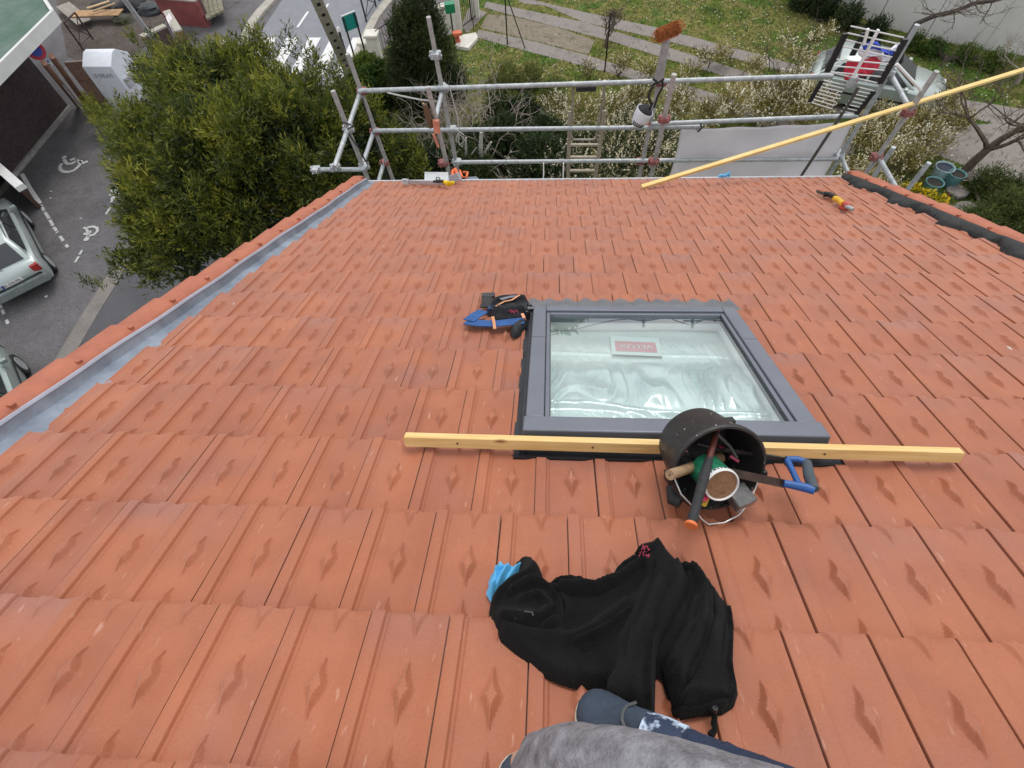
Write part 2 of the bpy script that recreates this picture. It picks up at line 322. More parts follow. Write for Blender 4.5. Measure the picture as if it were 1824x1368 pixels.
# lumpy black flashing at right
mb = MB(); vs = []; K = 420; n = 9
for i in range(K):
    v = -1 + (RV1 + 1.0) * i / (K - 1); ph = (v / TL) % 1
    wv = .035 * math.sin(2 * math.pi * v / (2.1 * TL)) + .018 * math.sin(2 * math.pi * v / TL + .8) + .010 * math.sin(v * 31) + .008 * math.sin(v * 53 + 1)
    for j in range(n):
        k = j / (n - 1); u = 3.650 - (.108 + wv) * k
        lump = .008 + .024 * math.sin(math.pi * k) ** .8 * (.75 + .35 * math.sin(v * 11.3) + .12 * math.sin(v * 37))
        vs.append(W(u, v + .012 * math.sin(k * 6 + v * 17), (1 - k) * .038 - k * .0 + lump * (1 - .2 * ph) - (.022 if k == 1 else 0)))
mb.add(vs, [(i * n + j, i * n + j + 1, (i + 1) * n + j + 1, (i + 1) * n + j) for i in range(K - 1) for j in range(n - 1)], True)
house.part('ridge_membrane', mb, M('black_membrane', (.010, .010, .0105), .72, 0, .5, 12, .7, 38))
# eave: zinc edge, gutter, brackets
mb = MB(); mb.hexa([W(u, v, h) for h in (-.035, .012) for u, v in ((-2.0, RV1 + .006), (3.60, RV1 + .006), (3.60, RV1 + .045), (-2.0, RV1 + .045))])
house.part('eave_trim', mb, M('eave_zinc', (.62, .63, .65), .5, .1, .15, 4))
g0 = W(0, RV1 + .10, -.12); mb = MB(); vs = []; K = 10
for xx in (-2.2, 3.85):
    for j in range(K): t = math.pi * j / (K - 1); vs.append((xx, g0[1] - .075 * math.cos(t), g0[2] - .075 * math.sin(t)))
mb.add(vs, [(j, j + 1, K + j + 1, K + j) for j in range(K - 1)], True); mb.tube([(-2.2, g0[1] + .078, g0[2]), (3.85, g0[1] + .078, g0[2])], .011, 8)
house.part('gutter', mb, ZINC)
for px in (968, 1003):
    c = UW(px, 318, 0); mb = MB(); mb.beam(c + [0, .02, -.02], c + [0, .085, .15], .035, .012, (1, 0, 0)); house.part('gutter_bracket', mb, WHITE)
# ------------------------------------------------------------ roof window
FR = M('window_grey_aluminium', (.165, .174, .205), .42, .3, .1, 3, .04, 200)
FRD = M('window_dark_seal', (.018, .019, .022), .5, 0, .3, 10)
def rbox(mb, u0, u1, v0, v1, h0, h1): return mb.hexa([W(u, v, h) for h in (h0, h1) for u, v in ((u0, v0), (u1, v0), (u1, v1), (u0, v1))])
mb = MB()                                                          # fixed cover strips: slender outer frame
rbox(mb, .168, .240, 1.20, 2.262, -.02, .062); rbox(mb, 1.208, 1.280, 1.20, 2.262, -.02, .062); rbox(mb, .2405, 1.2075, 2.205, 2.262, -.02, .064)
frame = house.part('roof_window', mb, FR, bevel=.005)
org = house.org
mb = MB(); rbox(mb, .160, 1.288, 1.105, 1.197, -.015, .068); mb.build('bottom_cover', FR, frame, org, .006)
mb = MB(); rbox(mb, .2425, .262, 1.205, 2.200, .0, .052); rbox(mb, 1.186, 1.2055, 1.205, 2.200, .0, .052); rbox(mb, .2625, 1.1855, 2.178, 2.200, .0, .052); rbox(mb, .2625, 1.1855, 1.199, 1.212, .0, .052)
mb.build('sash', FR, frame, org, .003)
for a_ in ((.2402, .2425, 1.2, 2.2, .0, .045), (1.2055, 1.2078, 1.2, 2.2, .0, .045), (.2625, .2655, 1.2125, 2.1775, .01, .046), (1.1825, 1.1855, 1.2125, 2.1775, .01, .046)):
    mb = MB(); rbox(mb, *a_); mb.build('rubber_seal', FRD, frame, org)
for a_ in ((.172, .236, 1.8805, 1.8825, .05, .0628), (1.212, 1.276, 1.8805, 1.8825, .05, .0628)):
    mb = MB(); rbox(mb, *a_); mb.build('cover_joint', FRD, frame, org)
mb = MB()                                                          # side gutters and lower apron
rbox(mb, .122, .166, 1.04, 2.30, -.05, -.006); rbox(mb, 1.282, 1.322, 1.04, 2.30, -.05, -.012); rbox(mb, .128, 1.318, 1.022, 1.104, -.03, .002)
rbox(mb, .150, .1665, 1.04, 2.30, -.006, .03)
mb.build('side_flashing', M('flashing_dark', (.035, .037, .042), .4, .5, .3, 6), frame, org)
mb = MB(); vs = []; nu, nv = 560, 8                                  # pleated lead-like collar over the head
for i in range(nu):
    u = .135 + (1.325 - .135) * i / (nu - 1)
    for j in range(nv):
        k = j / (nv - 1); edge = 2.455 + .022 * math.sin(2 * math.pi * (u - .02) / (TW / 2)) + .005 * math.sin(u * 41)
        v = 2.262 + (edge - 2.262) * k
        vs.append(W(u, v, .044 - .026 * k + .0028 * math.sin(2 * math.pi * u / .0185) * min(1, .3 + k)))
mb.add(vs, [(i * nv + j, i * nv + j + 1, (i + 1) * nv + j + 1, (i + 1) * nv + j) for i in range(nu - 1) for j in range(nv - 1)], True)
mb.build('pleated_collar', M('pleated_grey', (.20, .205, .22), .42, .3, .2, 8), frame, org)
# crinkled silvery foil under the glass, and the pane itself
fm, t, p = nodemat('crinkled_foil'); p.inputs['Base Color'].default_value = (.50, .61, .585, 1); p.inputs['Metallic'].default_value = .45; p.inputs['Roughness'].default_value = .26
nf_ = t.nodes.new('ShaderNodeTexNoise'); nf_.inputs['Scale'].default_value = 14; nf_.inputs['Detail'].default_value = 5; tf_ = t.nodes.new('ShaderNodeTexCoord'); mf_ = t.nodes.new('ShaderNodeMapping'); mf_.inputs['Scale'].default_value = (2.2, .5, 1); t.links.new(tf_.outputs['Object'], mf_.inputs['Vector']); t.links.new(mf_.outputs['Vector'], nf_.inputs['Vector'])
bf_ = t.nodes.new('ShaderNodeBump'); bf_.inputs['Strength'].default_value = .35; bf_.inputs['Distance'].default_value = .02; t.links.new(nf_.outputs['Fac'], bf_.inputs['Height']); t.links.new(bf_.outputs['Normal'], p.inputs['Normal'])
mb = MB(); vs = []; nu, nv = 260, 220
for i in range(nu):
    for j in range(nv):
        a, b = i / (nu - 1), j / (nv - 1); u = .255 + .935 * a; v = 1.205 + .98 * b
        low = 1 - sstep(.50, .66, b); ph = a * 9.5 + 1.1 * math.sin(a * 6 + 1) + .6 * math.sin(a * 17) - (b - .2) * 3.2 * (1.2 - .8 * a) + .5 * math.sin(b * 9 + a * 5)
        k_ = ph % 1; fold = (k_ / .72) ** .8 if k_ < .72 else ((1 - k_) / .28) ** 1.5
        h = -.056 + .040 * fold * low * float(sstep(.20, .30, b)) * (.6 + .4 * math.sin(a * 23 + 2)) + .003 * math.sin(7 * a + 3 * b)
        line = b - (.235 - .07 * a + .012 * math.sin(8 * a)); h += .022 * math.exp(-(line / .016) ** 2) * (1 if line < 0 else 1) + .010 * float(sstep(-.0, .02, line)) * low
        ph2 = (a * 5.3 + b * 9 + .8 * math.sin(a * 9 + b * 14)) % 1; h += .020 * (1 - abs(2 * ph2 - 1)) ** 1.4 * float(1 - sstep(.15, .21, b))
        line2 = b - .735 + .03 * a; h += .004 * math.exp(-(line2 / .01) ** 2) + .004 * float(sstep(0, .01, line2))
        vs.append(W(u, v, h))
mb.add(vs, [(i * nv + j, i * nv + j + 1, (i + 1) * nv + j + 1, (i + 1) * nv + j) for i in range(nu - 1) for j in range(nv - 1)], True)
mb.build('foil_lining', fm, frame, org)
mb = MB()
for a in ((.24, .255, 1.2, 2.19), (1.19, 1.205, 1.2, 2.19), (.24, 1.205, 1.19, 1.2), (.24, 1.205, 2.19, 2.205)): rbox(mb, *a, -.09, -.001)
mb.build('reveal', WHITE, frame, org)
gm = bpy.data.materials.new('window_glass'); gm.use_nodes = True; t = gm.node_tree; t.nodes.clear()
o_ = t.nodes.new('ShaderNodeOutputMaterial'); tr = t.nodes.new('ShaderNodeBsdfTransparent'); tr.inputs['Color'].default_value = (.97, 1, .99, 1); gl = t.nodes.new('ShaderNodeBsdfGlossy'); gl.inputs['Roughness'].default_value = .01
ge = t.nodes.new('ShaderNodeNewGeometry'); dt = t.nodes.new('ShaderNodeVectorMath'); dt.operation = 'DOT_PRODUCT'; t.links.new(ge.outputs['Normal'], dt.inputs[0]); t.links.new(ge.outputs['Incoming'], dt.inputs[1])
ab = t.nodes.new('ShaderNodeMath'); ab.operation = 'ABSOLUTE'; t.links.new(dt.outputs['Value'], ab.inputs[0]); om = t.nodes.new('ShaderNodeMath'); om.operation = 'SUBTRACT'; om.inputs[0].default_value = 1; t.links.new(ab.outputs[0], om.inputs[1])
pw = t.nodes.new('ShaderNodeMath'); pw.operation = 'POWER'; pw.inputs[1].default_value = 3.2; t.links.new(om.outputs[0], pw.inputs[0]); fr = t.nodes.new('ShaderNodeMath'); fr.operation = 'MULTIPLY_ADD'; fr.inputs[1].default_value = .95; fr.inputs[2].default_value = .11; t.links.new(pw.outputs[0], fr.inputs[0])
ms = t.nodes.new('ShaderNodeMixShader')
t.links.new(fr.outputs[0], ms.inputs[0]); t.links.new(tr.outputs[0], ms.inputs[1]); t.links.new(gl.outputs[0], ms.inputs[2]); t.links.new(ms.outputs[0], o_.inputs['Surface'])
mb = MB(); mb.sheet([W(u, v, .038) for u, v in ((.262, 1.212), (1.186, 1.212), (1.186, 2.178), (.262, 2.178))]); mb.build('glass_pane', gm, frame, org)
mb = MB(); mb.sheet([W(*U(x, y, -.046), -.046) for x, y in ((1090, 631), (1181, 635), (1173, 602), (1087, 598))]); mb.build('sticker_backing', M('pale_sticker', (.40, .50, .48), .5, 0, .05), frame, org)
mb = MB(); mb.sheet([W(*U(x, y, -.0445), -.0445) for x, y in ((1097, 625), (1171, 628), (1167, 610), (1095, 607))]); mb.build('sticker_red', M('faded_red_sticker', (.38, .17, .18), .5, 0, .05), frame, org)  # red and backing colours muted to stand in for reflections on the pane
tm = text_mb('VELUX', W(*U(1132.5, 617.5, -.0435), -.0435), A @ [-1, .066, 0], A @ [-.066, -1, 0], .058)
tm.build('sticker_lettering', M('sticker_white', (.46, .46, .46), .5, 0, .04), frame, org)
# ============================================================ THINGS LYING ON THE ROOF
def RU(d): return A @ np.array(d, float)
RN = RU([0, 0, 1])
# batten across the bottom of the window
a, b = W(-.285, 1.052, .022), W(1.70, 1.052, .022)
a, b = W(-.282, 1.055, .047), W(1.697, 1.040, .047)
mb = MB(); mb.beam(a, b, .032, .045, RN)
kn = []
bat = Thing('wooden_batten', 'squared yellow pine batten laid flat across the foot of the roof window', 'batten', (a + b) / 2)
def pine_mat():
    m_, t, p = nodemat('planed_pine'); N = t.nodes.new; L = t.links.new
    tc_ = N('ShaderNodeTexCoord'); mp_ = N('ShaderNodeMapping'); mp_.inputs['Scale'].default_value = (1.2, 26, 26); L(tc_.outputs['Object'], mp_.inputs['Vector'])
    n1 = N('ShaderNodeTexNoise'); n1.inputs['Scale'].default_value = 3; n1.inputs['Detail'].default_value = 5; n1.inputs['Distortion'].default_value = .6; L(mp_.outputs['Vector'], n1.inputs['Vector'])
    rr = N('ShaderNodeValToRGB'); e = rr.color_ramp.elements; e[0].position = .3; e[0].color = (.62, .39, .13, 1); e[1].position = .7; e[1].color = (.80, .58, .26, 1); L(n1.outputs['Fac'], rr.inputs['Fac'])
    vo = N('ShaderNodeTexVoronoi'); vo.inputs['Scale'].default_value = 1.0; mp2 = N('ShaderNodeMapping'); mp2.inputs['Scale'].default_value = (3.1, 9, 9); mp2.inputs['Location'].default_value = (.3, .1, .2); L(tc_.outputs['Object'], mp2.inputs['Vector']); L(mp2.outputs['Vector'], vo.inputs['Vector'])
    r2 = N('ShaderNodeValToRGB'); r2.color_ramp.elements[0].position = .03; r2.color_ramp.elements[0].color = (1, 1, 1, 1); r2.color_ramp.elements[1].position = .10; r2.color_ramp.elements[1].color = (0, 0, 0, 1); L(vo.outputs['Distance'], r2.inputs['Fac'])
    mx_ = N('ShaderNodeMix'); mx_.data_type = 'RGBA'; L(r2.outputs['Color'], mx_.inputs['Factor']); L(rr.outputs['Color'], mx_.inputs['A']); mx_.inputs['B'].default_value = (.30, .14, .05, 1)
    L(mx_.outputs['Result'], p.inputs['Base Color']); p.inputs['Roughness'].default_value = .6; return m_
PINE = pine_mat()
bat.part('timber', mb, PINE, .002)
mb = MB()
for u in (-.08, .42, 1.235): mb.lathe(W(u, 1.0335 if u < 1 else 1.0285, .048), RU([0, -1, 0]), [(.0001, -.001), (.0045, -.001), (.0045, .0012), (.0001, .0012)], 10)
for k, u in enumerate((-.08, .42, 1.235)):
    mk = MB(); mk.lathe(W(u, 1.042 - .0162 - .0062 * (u - .7) / 1 * 0 + (.013 - .0075 * (u + .28)) * 1 - .0005, .048), RU([0, -1, 0]), [(.0001, -.0), (.004, -.0), (.004, .002), (.0001, .002)], 10)
    bat.part('knot', mk, M('knot_wood', (.10, .05, .02), .7))
# bucket ------------------------------------------------------
mc, bc = np.array([.790, .800, .162]), np.array([.756, .995, .128])
ax = nrm(RU(bc - mc)); O = W(*mc); LB = np.linalg.norm(bc - mc)
bk_ = Thing('bucket', 'black builder bucket full of tools lying on its side over the batten, mouth uphill', 'bucket', W(.77, .85, 0))
mb = MB(); prof = [(.157, LB * .9), (.150, .03), (.158, .0), (.166, .0), (.170, .006), (.169, .016), (.163, .022), (.158, .03), (.130, LB - .008), (.122, LB), (.001, LB), (.001, LB - .006), (.121, LB - .006), (.128, LB - .014), (.150, .03)]
mb.lathe(O, ax, [(.143, .0), (.150, .0), (.154, .006), (.153, .018), (.148, .024), (.145, .03), (.122, LB - .008), (.115, LB), (.001, LB), (.001, LB - .006), (.109, LB - .006), (.116, LB - .014), (.136, .03), (.143, 0)], 64)
BUCK = M('scuffed_black_plastic', (.014, .014, .015), .5, 0, .5, 14, .25, 60, speck=1, col2=(.028, .025, .023))
bk_.part('shell', mb, BUCK)
side = nrm(RU([1, .35, .0]) - ax * np.dot(RU([1, .35, 0]), ax)); upb = np.cross(side, ax); upb = upb if np.dot(upb, RN) > 0 else -upb
pL, pR = O - side * .155 - upb * .02 + ax * .02, O + side * .153 - upb * .045 + ax * .02
mb = MB()
for q in (pL, pR): mb = MB(); mb.box(q, side * .008, ax * .022, upb * .018); bk_.part('handle_lug', mb, BLACK, .004)
uvL, uvR = UW(1200, 812, .17), UW(1343, 872, .13)
pts = [pL, UW(1201, 850, .15), UW(1213, 880, .12), UW(1232, 900, .08), UW(1250, 925, .03), UW(1262, 934, .02), UW(1290, 931, .02), UW(1315, 918, .03), UW(1334, 897, .07), pR]
mb = MB(); mb.tube(pts, .0028, 8); bk_.part('wire_handle', mb, M('bright_wire', (.55, .55, .54), .35, .8, .1))
# hammer with black grip and orange butt
h0, h1 = UW(1263, 818, .22), UW(1230, 938, .16)
ham = Thing('hammer', 'hammer with long black rubber grip and orange butt end sticking out of the bucket', 'hammer', h1)
d = h1 - h0; mb = MB(); mb.tube([h0 - d * .6, h0], [.010, .010], 10); ham.part('shaft', mb, M('hammer_shaft', (.10, .022, .015), .5))
mb = MB(); mb.tube([h0, h0 + d * .3, h0 + d * .7, h1 - d * .04], [.0125, .0155, .0135, .0150], 12); ham.part('grip', mb, RUBBER)
mb = MB(); mb.tube([h1 - d * .045, h1 - d * .01, h1], [.0165, .0185, .014], 12); ham.part('butt', mb, M('orange_rubber', (.75, .18, .05), .5))
mb = MB(); hh = h0 - d * .62; mb.beam(hh - side * .05, hh + side * .05, .026, .026, RN); ham.part('head', mb, STEELD, .004)
# hand saw with blue D handle
s0, s1 = UW(1262, 790, .17), UW(1400, 868, .135)
saw = Thing('hand_saw', 'saw with blue D-shaped handle and grey grip sticking out right of the bucket', 'saw', s1)
p0 = UW(1318, 843, .15); p1 = UW(1398, 862, .12)
mb = MB(); mb.beam(UW(1240, 828, .17), p1, .004, .026, RN * .4 + side); saw.part('blade', mb, M('old_saw_steel', (.07, .045, .035), .55, .4, .4, 30))
mb = MB(); mb.beam(UW(1290, 800, .19), UW(1400, 818, .14), .006, .012, RN); saw.part('back_bar', mb, STEELD)
BLUE = M('blue_plastic', (.015, .09, .30), .4, 0, .2, 10)
hp = [UW(1396, 862, .13), UW(1425, 868, .13), UW(1452, 872, .13)]
mb = MB(); mb.tube([UW(1396, 861, .13), UW(1428, 867, .13), UW(1450, 873, .13)], [.012, .015, .015], 8)
mb.tube([UW(1424, 866, .13), UW(1413, 842, .135), UW(1402, 820, .14)], [.010, .0095, .011], 8)
mb.tube([UW(1400, 818, .14), UW(1420, 818, .14), UW(1441, 825, .14)], [.0105, .0115, .0115], 8); saw.part('handle', mb, BLUE)
mb = MB(); mb.tube([UW(1437, 824, .14), UW(1441, 848, .137), UW(1450, 872, .132)], [.0145, .0165, .0155], 10); saw.part('grip', mb, M('grey_rubber_grip', (.07, .085, .10), .8, bump=.4, bscale=200))
# green tin with brown lid
tc0 = UW(1286, 864, .175); tdir = nrm(UW(1281, 812, .10) - tc0 + ax * .03); tdir = nrm(ax * .9 + RN * -.06 + side * -.02)
tin = Thing('tin_can', 'green paint tin with white rim and brown dried lid, standing in the bucket mouth', 'tin', tc0)
mb = MB(); mb.lathe(tc0, tdir, [(.048, .002), (.0500, .004), (.0505, .03), (.0505, .105), (.048, .107), (.001, .107)], 40); tin.part('body', mb, M('green_label', (.01, .10, .055), .45, 0, .5, 45, col2=(.02, .22, .11)))
mb = MB(); mb.lathe(tc0, tdir, [(.0475, .004), (.0475, -.001), (.0495, -.004), (.0530, -.002), (.0535, .006), (.0515, .016), (.0507, .017)], 40); tin.part('rim', mb, WHITE)
mb = MB(); mb.lathe(tc0, tdir, [(.001, .0015), (.0474, .0015), (.0474, .006), (.001, .006)], 40); tin.part('lid', mb, M('brown_residue', (.24, .125, .06), .8, 0, .3, 45, .4, 80))
mb = MB()
for k in range(11):
    t_ = math.radians(-60 + 12 * k); n1_ = nrm(np.cross(tdir, RN)); n2_ = np.cross(n1_, tdir); n2_ = n2_ if np.dot(n2_, RN) > 0 else -n2_
    rd = math.sin(t_) * n1_ + math.cos(t_) * n2_
    tg = np.cross(rd, tdir)
    mb.box(tc0 + tdir * .009 + rd * .0528, tg * (.0022 + .002 * (k % 3 == 0)), tdir * .003, rd * .0006)
tin.part('rim_lettering', mb, BLACK)
# wooden mallet handle
g0, g1 = UW(1193, 846, .19), UW(1245, 828, .15)
mal = Thing('wooden_mallet', 'wooden mallet, its round pale handle poking out of the left of the bucket', 'mallet', g0)
mb = MB(); mb.tube([g0, g0 + (g1 - g0) * .35, g1 + (g1 - g0) * .8], [.0165, .016, .0185], 14); mal.part('shaft', mb, M('handle_wood', (.36, .23, .13), .7, 0, .25, 25, .2, 60))
mb = MB(); mb.tube([g0 - nrm(g1 - g0) * .001, g0], [.003, .003], 8); mal.part('end_hole', mb, BLACK)
# small tools inside
def rod(name, label, cat, pts, r, mat, sec=8): mb = MB(); mb.tube(pts, r, sec); return single(name, label, cat, mb, mat)
rod('crowbar', 'dark flat steel bar leaning against the upper inside wall of the bucket', 'bar', [UW(1277, 773, .26), UW(1300, 795, .20), UW(1312, 815, .16)], .006, M('old_steel', (.10, .10, .10), .5, .5))
rod('marker_pen', 'dull red pencil lying inside the bucket above the green tin', 'pencil', [UW(1280, 795, .18), UW(1303, 803, .16)], .005, M('red_pencil', (.30, .03, .05), .5))
rod('marker_pen', 'pinkish red marker beside the right of the green tin', 'pencil', [UW(1300, 812, .165), UW(1315, 822, .15)], .006, M('pink_red', (.38, .05, .09), .5))
rod('chalk_stick', 'short bright pink cap below the hammer grip in the bucket', 'marker', [UW(1248, 888, .12), UW(1257, 886, .11)], .011, M('hot_pink', (.70, .06, .16), .5))
rod('marker_pen', 'yellow handled marker at the bottom of the bucket mouth', 'marker', [UW(1254, 899, .10), UW(1262, 880, .10)], .008, M('mustard', (.55, .38, .04), .5))
rod('screwdriver', 'dark screwdriver with red tip lying against the left inside of the bucket', 'screwdriver', [UW(1215, 805, .22), UW(1245, 822, .14), UW(1270, 800, .12)], .007, STEELD)
rod('pencil_stub', 'small pink stub at the left rim of the bucket', 'pencil', [UW(1216, 808, .205), UW(1222, 805, .20)], .008, M('pink_dull', (.40, .12, .13), .6))
rod('pry_bar', 'second darker bar lying flat across the depth of the bucket', 'bar', [UW(1240, 790, .22), UW(1300, 806, .15), UW(1330, 812, .12)], .006, STEELD)
mb = MB(); c = UW(1318, 885, .075); mb.box(c, RU([.034, .02, 0]), RU([-.016, .030, .01]), RU([0, -.008, .020])); single('plastic_case', 'small grey translucent case in the lower right of the bucket mouth', 'case', mb, M('smoky_plastic', (.10, .095, .09), .25, 0, .4, 40, coat=.5), bevel=.006)
mb = MB(); mb.tube([UW(1198, 868, .06), UW(1202, 890, .05), UW(1212, 895, .05)], [.022, .026, .020], 12); single('rubber_block', 'black rounded rubber block wedged under the left side of the bucket', 'rubber block', mb, RUBBER)
# ------------------------------------------------------------ cloth built as a thickened outline with folds
def cloth(name, outline, folds, mat, hmax, edge=.035, step=.006, parent=None, org=(0, 0, 0), base=0., noise_amp=.004, seed=1, z0=-.004):
    P = np.array(outline, float); Q = np.roll(P, -1, 0)
    x0, y0 = P.min(0) - step; x1, y1 = P.max(0) + step
    nx, ny = int((x1 - x0) / step) + 2, int((y1 - y0) / step) + 2
    X, Y_ = np.meshgrid(x0 + step * np.arange(nx), y0 + step * np.arange(ny)); pt = np.stack([X.ravel(), Y_.ravel()], 1)
    d = Q - P; best = np.full(len(pt), 9.); near = pt.copy(); inside = np.zeros(len(pt), bool)
    for a, b, q in zip(P, d, Q):
        t = np.clip(((pt - a) @ b) / (b @ b + 1e-12), 0, 1); c = a + t[:, None] * b; ds = np.linalg.norm(pt - c, axis=1); mk = ds < best; best[mk] = ds[mk]; near[mk] = c[mk]
        cond = ((a[1] > pt[:, 1]) != (q[1] > pt[:, 1])); xx = a[0] + (pt[:, 1] - a[1]) / (q[1] - a[1] + 1e-12) * (q[0] - a[0]); inside ^= cond & (pt[:, 0] < xx)
    sd_ = np.where(inside, best, -best); H = hmax * np.clip(1 - np.exp(-np.maximum(sd_, 0) / edge), 0, 1) + z0 * (sd_ < .004)
    for f in folds:                                   # (points, height, width)
        fp = np.array(f[0], float); dist = np.full(len(pt), 9.); side_ = np.zeros(len(pt))
        for a, q in zip(fp[:-1], fp[1:]):
            b = q - a; t = np.clip(((pt - a) @ b) / (b @ b + 1e-12), 0, 1); v = pt - (a + t[:, None] * b); ds = np.linalg.norm(v, axis=1); mk = ds < dist
            dist[mk] = ds[mk]; side_[mk] = np.sign(b[0] * v[mk, 1] - b[1] * v[mk, 0])
        wd = f[2] * np.where(side_ > 0, 1., .32)      # one flank steeper than the other
        H = H + 1.4 * f[1] * np.exp(-(dist / wd) ** 2) * np.clip(sd_ / .02, 0, 1)
    r_ = np.random.default_rng(seed)
    for k in range(14):
        ang = r_.uniform(0, math.pi); fr_ = r_.uniform(18, 70); ph = r_.uniform(0, 6.3)
        H = H + noise_amp * (14 / fr_) * np.sin(fr_ * (pt[:, 0] * math.cos(ang) + pt[:, 1] * math.sin(ang)) + ph + 1.5 * np.sin(pt[:, 0] * 17 + ph)) * np.clip(sd_ / .02, 0, 1)
    H = np.maximum(H, z0); ins_ = (sd_ > 0).reshape(ny, nx)
    F = []
    for j in range(ny - 1):
        for i in range(nx - 1):
            c4 = ins_[j, i] + ins_[j, i + 1] + ins_[j + 1, i] + ins_[j + 1, i + 1]
            if c4 >= 1: a = j * nx + i; F.append((a, a + 1, a + nx + 1, a + nx))
    pos = np.where((sd_ > 0)[:, None], pt, near); H = np.where(sd_ > 0, H, z0)
    F = np.array(F); used, inv = np.unique(F, return_inverse=True); F = inv.reshape(-1, 4)
    V3 = np.c_[pos[used], H[used] + base] @ A.T
    return npmesh(name, V3, F, mat, parent, org, smooth=True)
FLE = M('black_fleece', (.0075, .0070, .0068), .97, 0, .35, 12, .6, 260, spec=.15)
p, t = FLE.node_tree.nodes['Principled BSDF'], FLE.node_tree
p.inputs['Sheen Weight'].default_value = .03; p.inputs['Sheen Roughness'].default_value = .5
n = t.nodes.new('ShaderNodeTexNoise'); n.inputs['Scale'].default_value = 24; n.inputs['Detail'].default_value = 8; r = t.nodes.new('ShaderNodeValToRGB'); r.color_ramp.elements[0].position = .705; r.color_ramp.elements[1].position = .76
tcx = t.nodes.new('ShaderNodeTexCoord'); t.links.new(tcx.outputs['Object'], n.inputs['Vector']); t.links.new(n.outputs['Fac'], r.inputs['Fac'])
mx_ = t.nodes.new('ShaderNodeMix'); mx_.data_type = 'RGBA'; old = p.inputs['Base Color'].links[0].from_socket; t.links.new(old, mx_.inputs['A']); mx_.inputs['B'].default_value = (.10, .10, .10, 1); t.links.new(r.outputs['Color'], mx_.inputs['Factor']); t.links.new(mx_.outputs['Result'], p.inputs['Base Color'])
def JP(x, y): return U(840 + x * 550 / 1758, 940 + y * 428 / 1368, .03)
jk = Thing('fleece_jacket', 'crumpled black fleece jacket dropped on the tiles just below the shoe', 'jacket', W(.42, .38, 0))
outl = [(255, 150), (345, 155), (375, 190), (400, 240), (418, 320), (470, 290), (560, 275), (620, 285), (680, 322), (740, 300), (805, 282), (812, 235), (850, 200), (905, 165), (918, 130), (950, 105), (1010, 92), (1065, 95), (1100, 130), (1180, 165), (1240, 195), (1275, 230), (1330, 265), (1356, 310), (1400, 330), (1450, 385), (1490, 440), (1503, 500), (1500, 600), (1498, 740), (1515, 850), (1530, 920), (1505, 985), (1440, 1025), (1375, 1030), (1300, 1035), (1200, 1055), (1160, 1030), (1135, 960), (1105, 860), (1085, 800), (1050, 830), (1045, 1064), (900, 1060), (770, 960), (765, 905), (775, 870), (600, 880), (500, 850), (420, 815), (320, 735), (240, 670), (165, 610), (130, 540), (100, 480), (95, 440), (110, 385), (190, 310), (262, 262), (318, 195), (245, 185)]
outl = [JP(*q) for q in outl]
def fo(pts, h, w_): return ([JP(*q) for q in pts], h, w_)
folds = [fo([(1040, 140), (1010, 320), (940, 480), (870, 640), (860, 860), (880, 1040)], .040, .038), fo([(1090, 150), (1080, 330), (1000, 640), (960, 1000)], .022, .022), fo([(1250, 220), (1230, 420), (1140, 620), (1060, 760)], .035, .028),
         fo([(1350, 320), (1385, 520), (1340, 700), (1260, 900), (1200, 1000)], .040, .028), fo([(1480, 480), (1480, 700), (1500, 880), (1480, 980)], .034, .018), fo([(820, 230), (900, 200), (1020, 190)], .022, .018),
         fo([(1000, 220), (800, 340), (600, 370), (440, 350)], .030, .026), fo([(880, 420), (700, 560), (560, 620), (350, 600), (180, 540)], .028, .024), fo([(330, 430), (380, 350), (470, 360), (540, 480), (480, 560), (380, 540)], .026, .016), fo([(120, 460), (260, 660), (480, 830), (740, 850)], .016, .030),
         fo([(560, 640), (600, 760), (640, 860)], .014, .014), fo([(380, 220), (300, 300), (200, 400), (130, 440)], .026, .026), fo([(1180, 1030), (1200, 975), (1300, 950), (1420, 940), (1500, 960)], .020, .016), fo([(1280, 420), (1330, 560), (1290, 640)], .018, .014), fo([(540, 300), (640, 310), (700, 350)], .018, .014),
         fo([(800, 600), (840, 700), (790, 860)], -.014, .02), fo([(1130, 500), (1120, 640), (1080, 780)], -.016, .016), fo([(1400, 460), (1430, 600), (1410, 800)], -.035, .020), fo([(1250, 1000), (1350, 975), (1450, 985)], -.02, .014)]
folds = [f for f in folds if f[1] > 0]
def piece(name, pts, fl, hm, edge, base, sd): cloth(name, [JP(*q) for q in pts], fl, FLE, hm, edge, .006, jk.o, jk.org, base, .0026, sd, z0=-.004 - base * .3)
cloth('torso', outl, [(f[0], f[1] * .45, f[2]) for f in folds], FLE, .034, .022, .006, jk.o, jk.org, noise_amp=.003)
def rr_(pts, h, w_): return fo(pts, h, w_)
piece('sleeve', [(100, 440), (110, 385), (190, 310), (262, 262), (262, 170), (300, 148), (345, 155), (378, 195), (402, 240), (420, 318), (480, 345), (535, 430), (540, 530), (505, 600), (420, 625), (300, 615), (210, 590), (140, 545)], [rr_([(130, 430), (220, 340), (330, 290), (380, 240)], .022, .03), rr_([(250, 400), (330, 350), (440, 350), (500, 430), (500, 540), (420, 580)], .026, .018), rr_([(180, 520), (280, 540), (400, 540), (440, 500)], .018, .016), rr_([(300, 450), (380, 420), (420, 460)], .02, .012)], .034, .018, .018, 11)
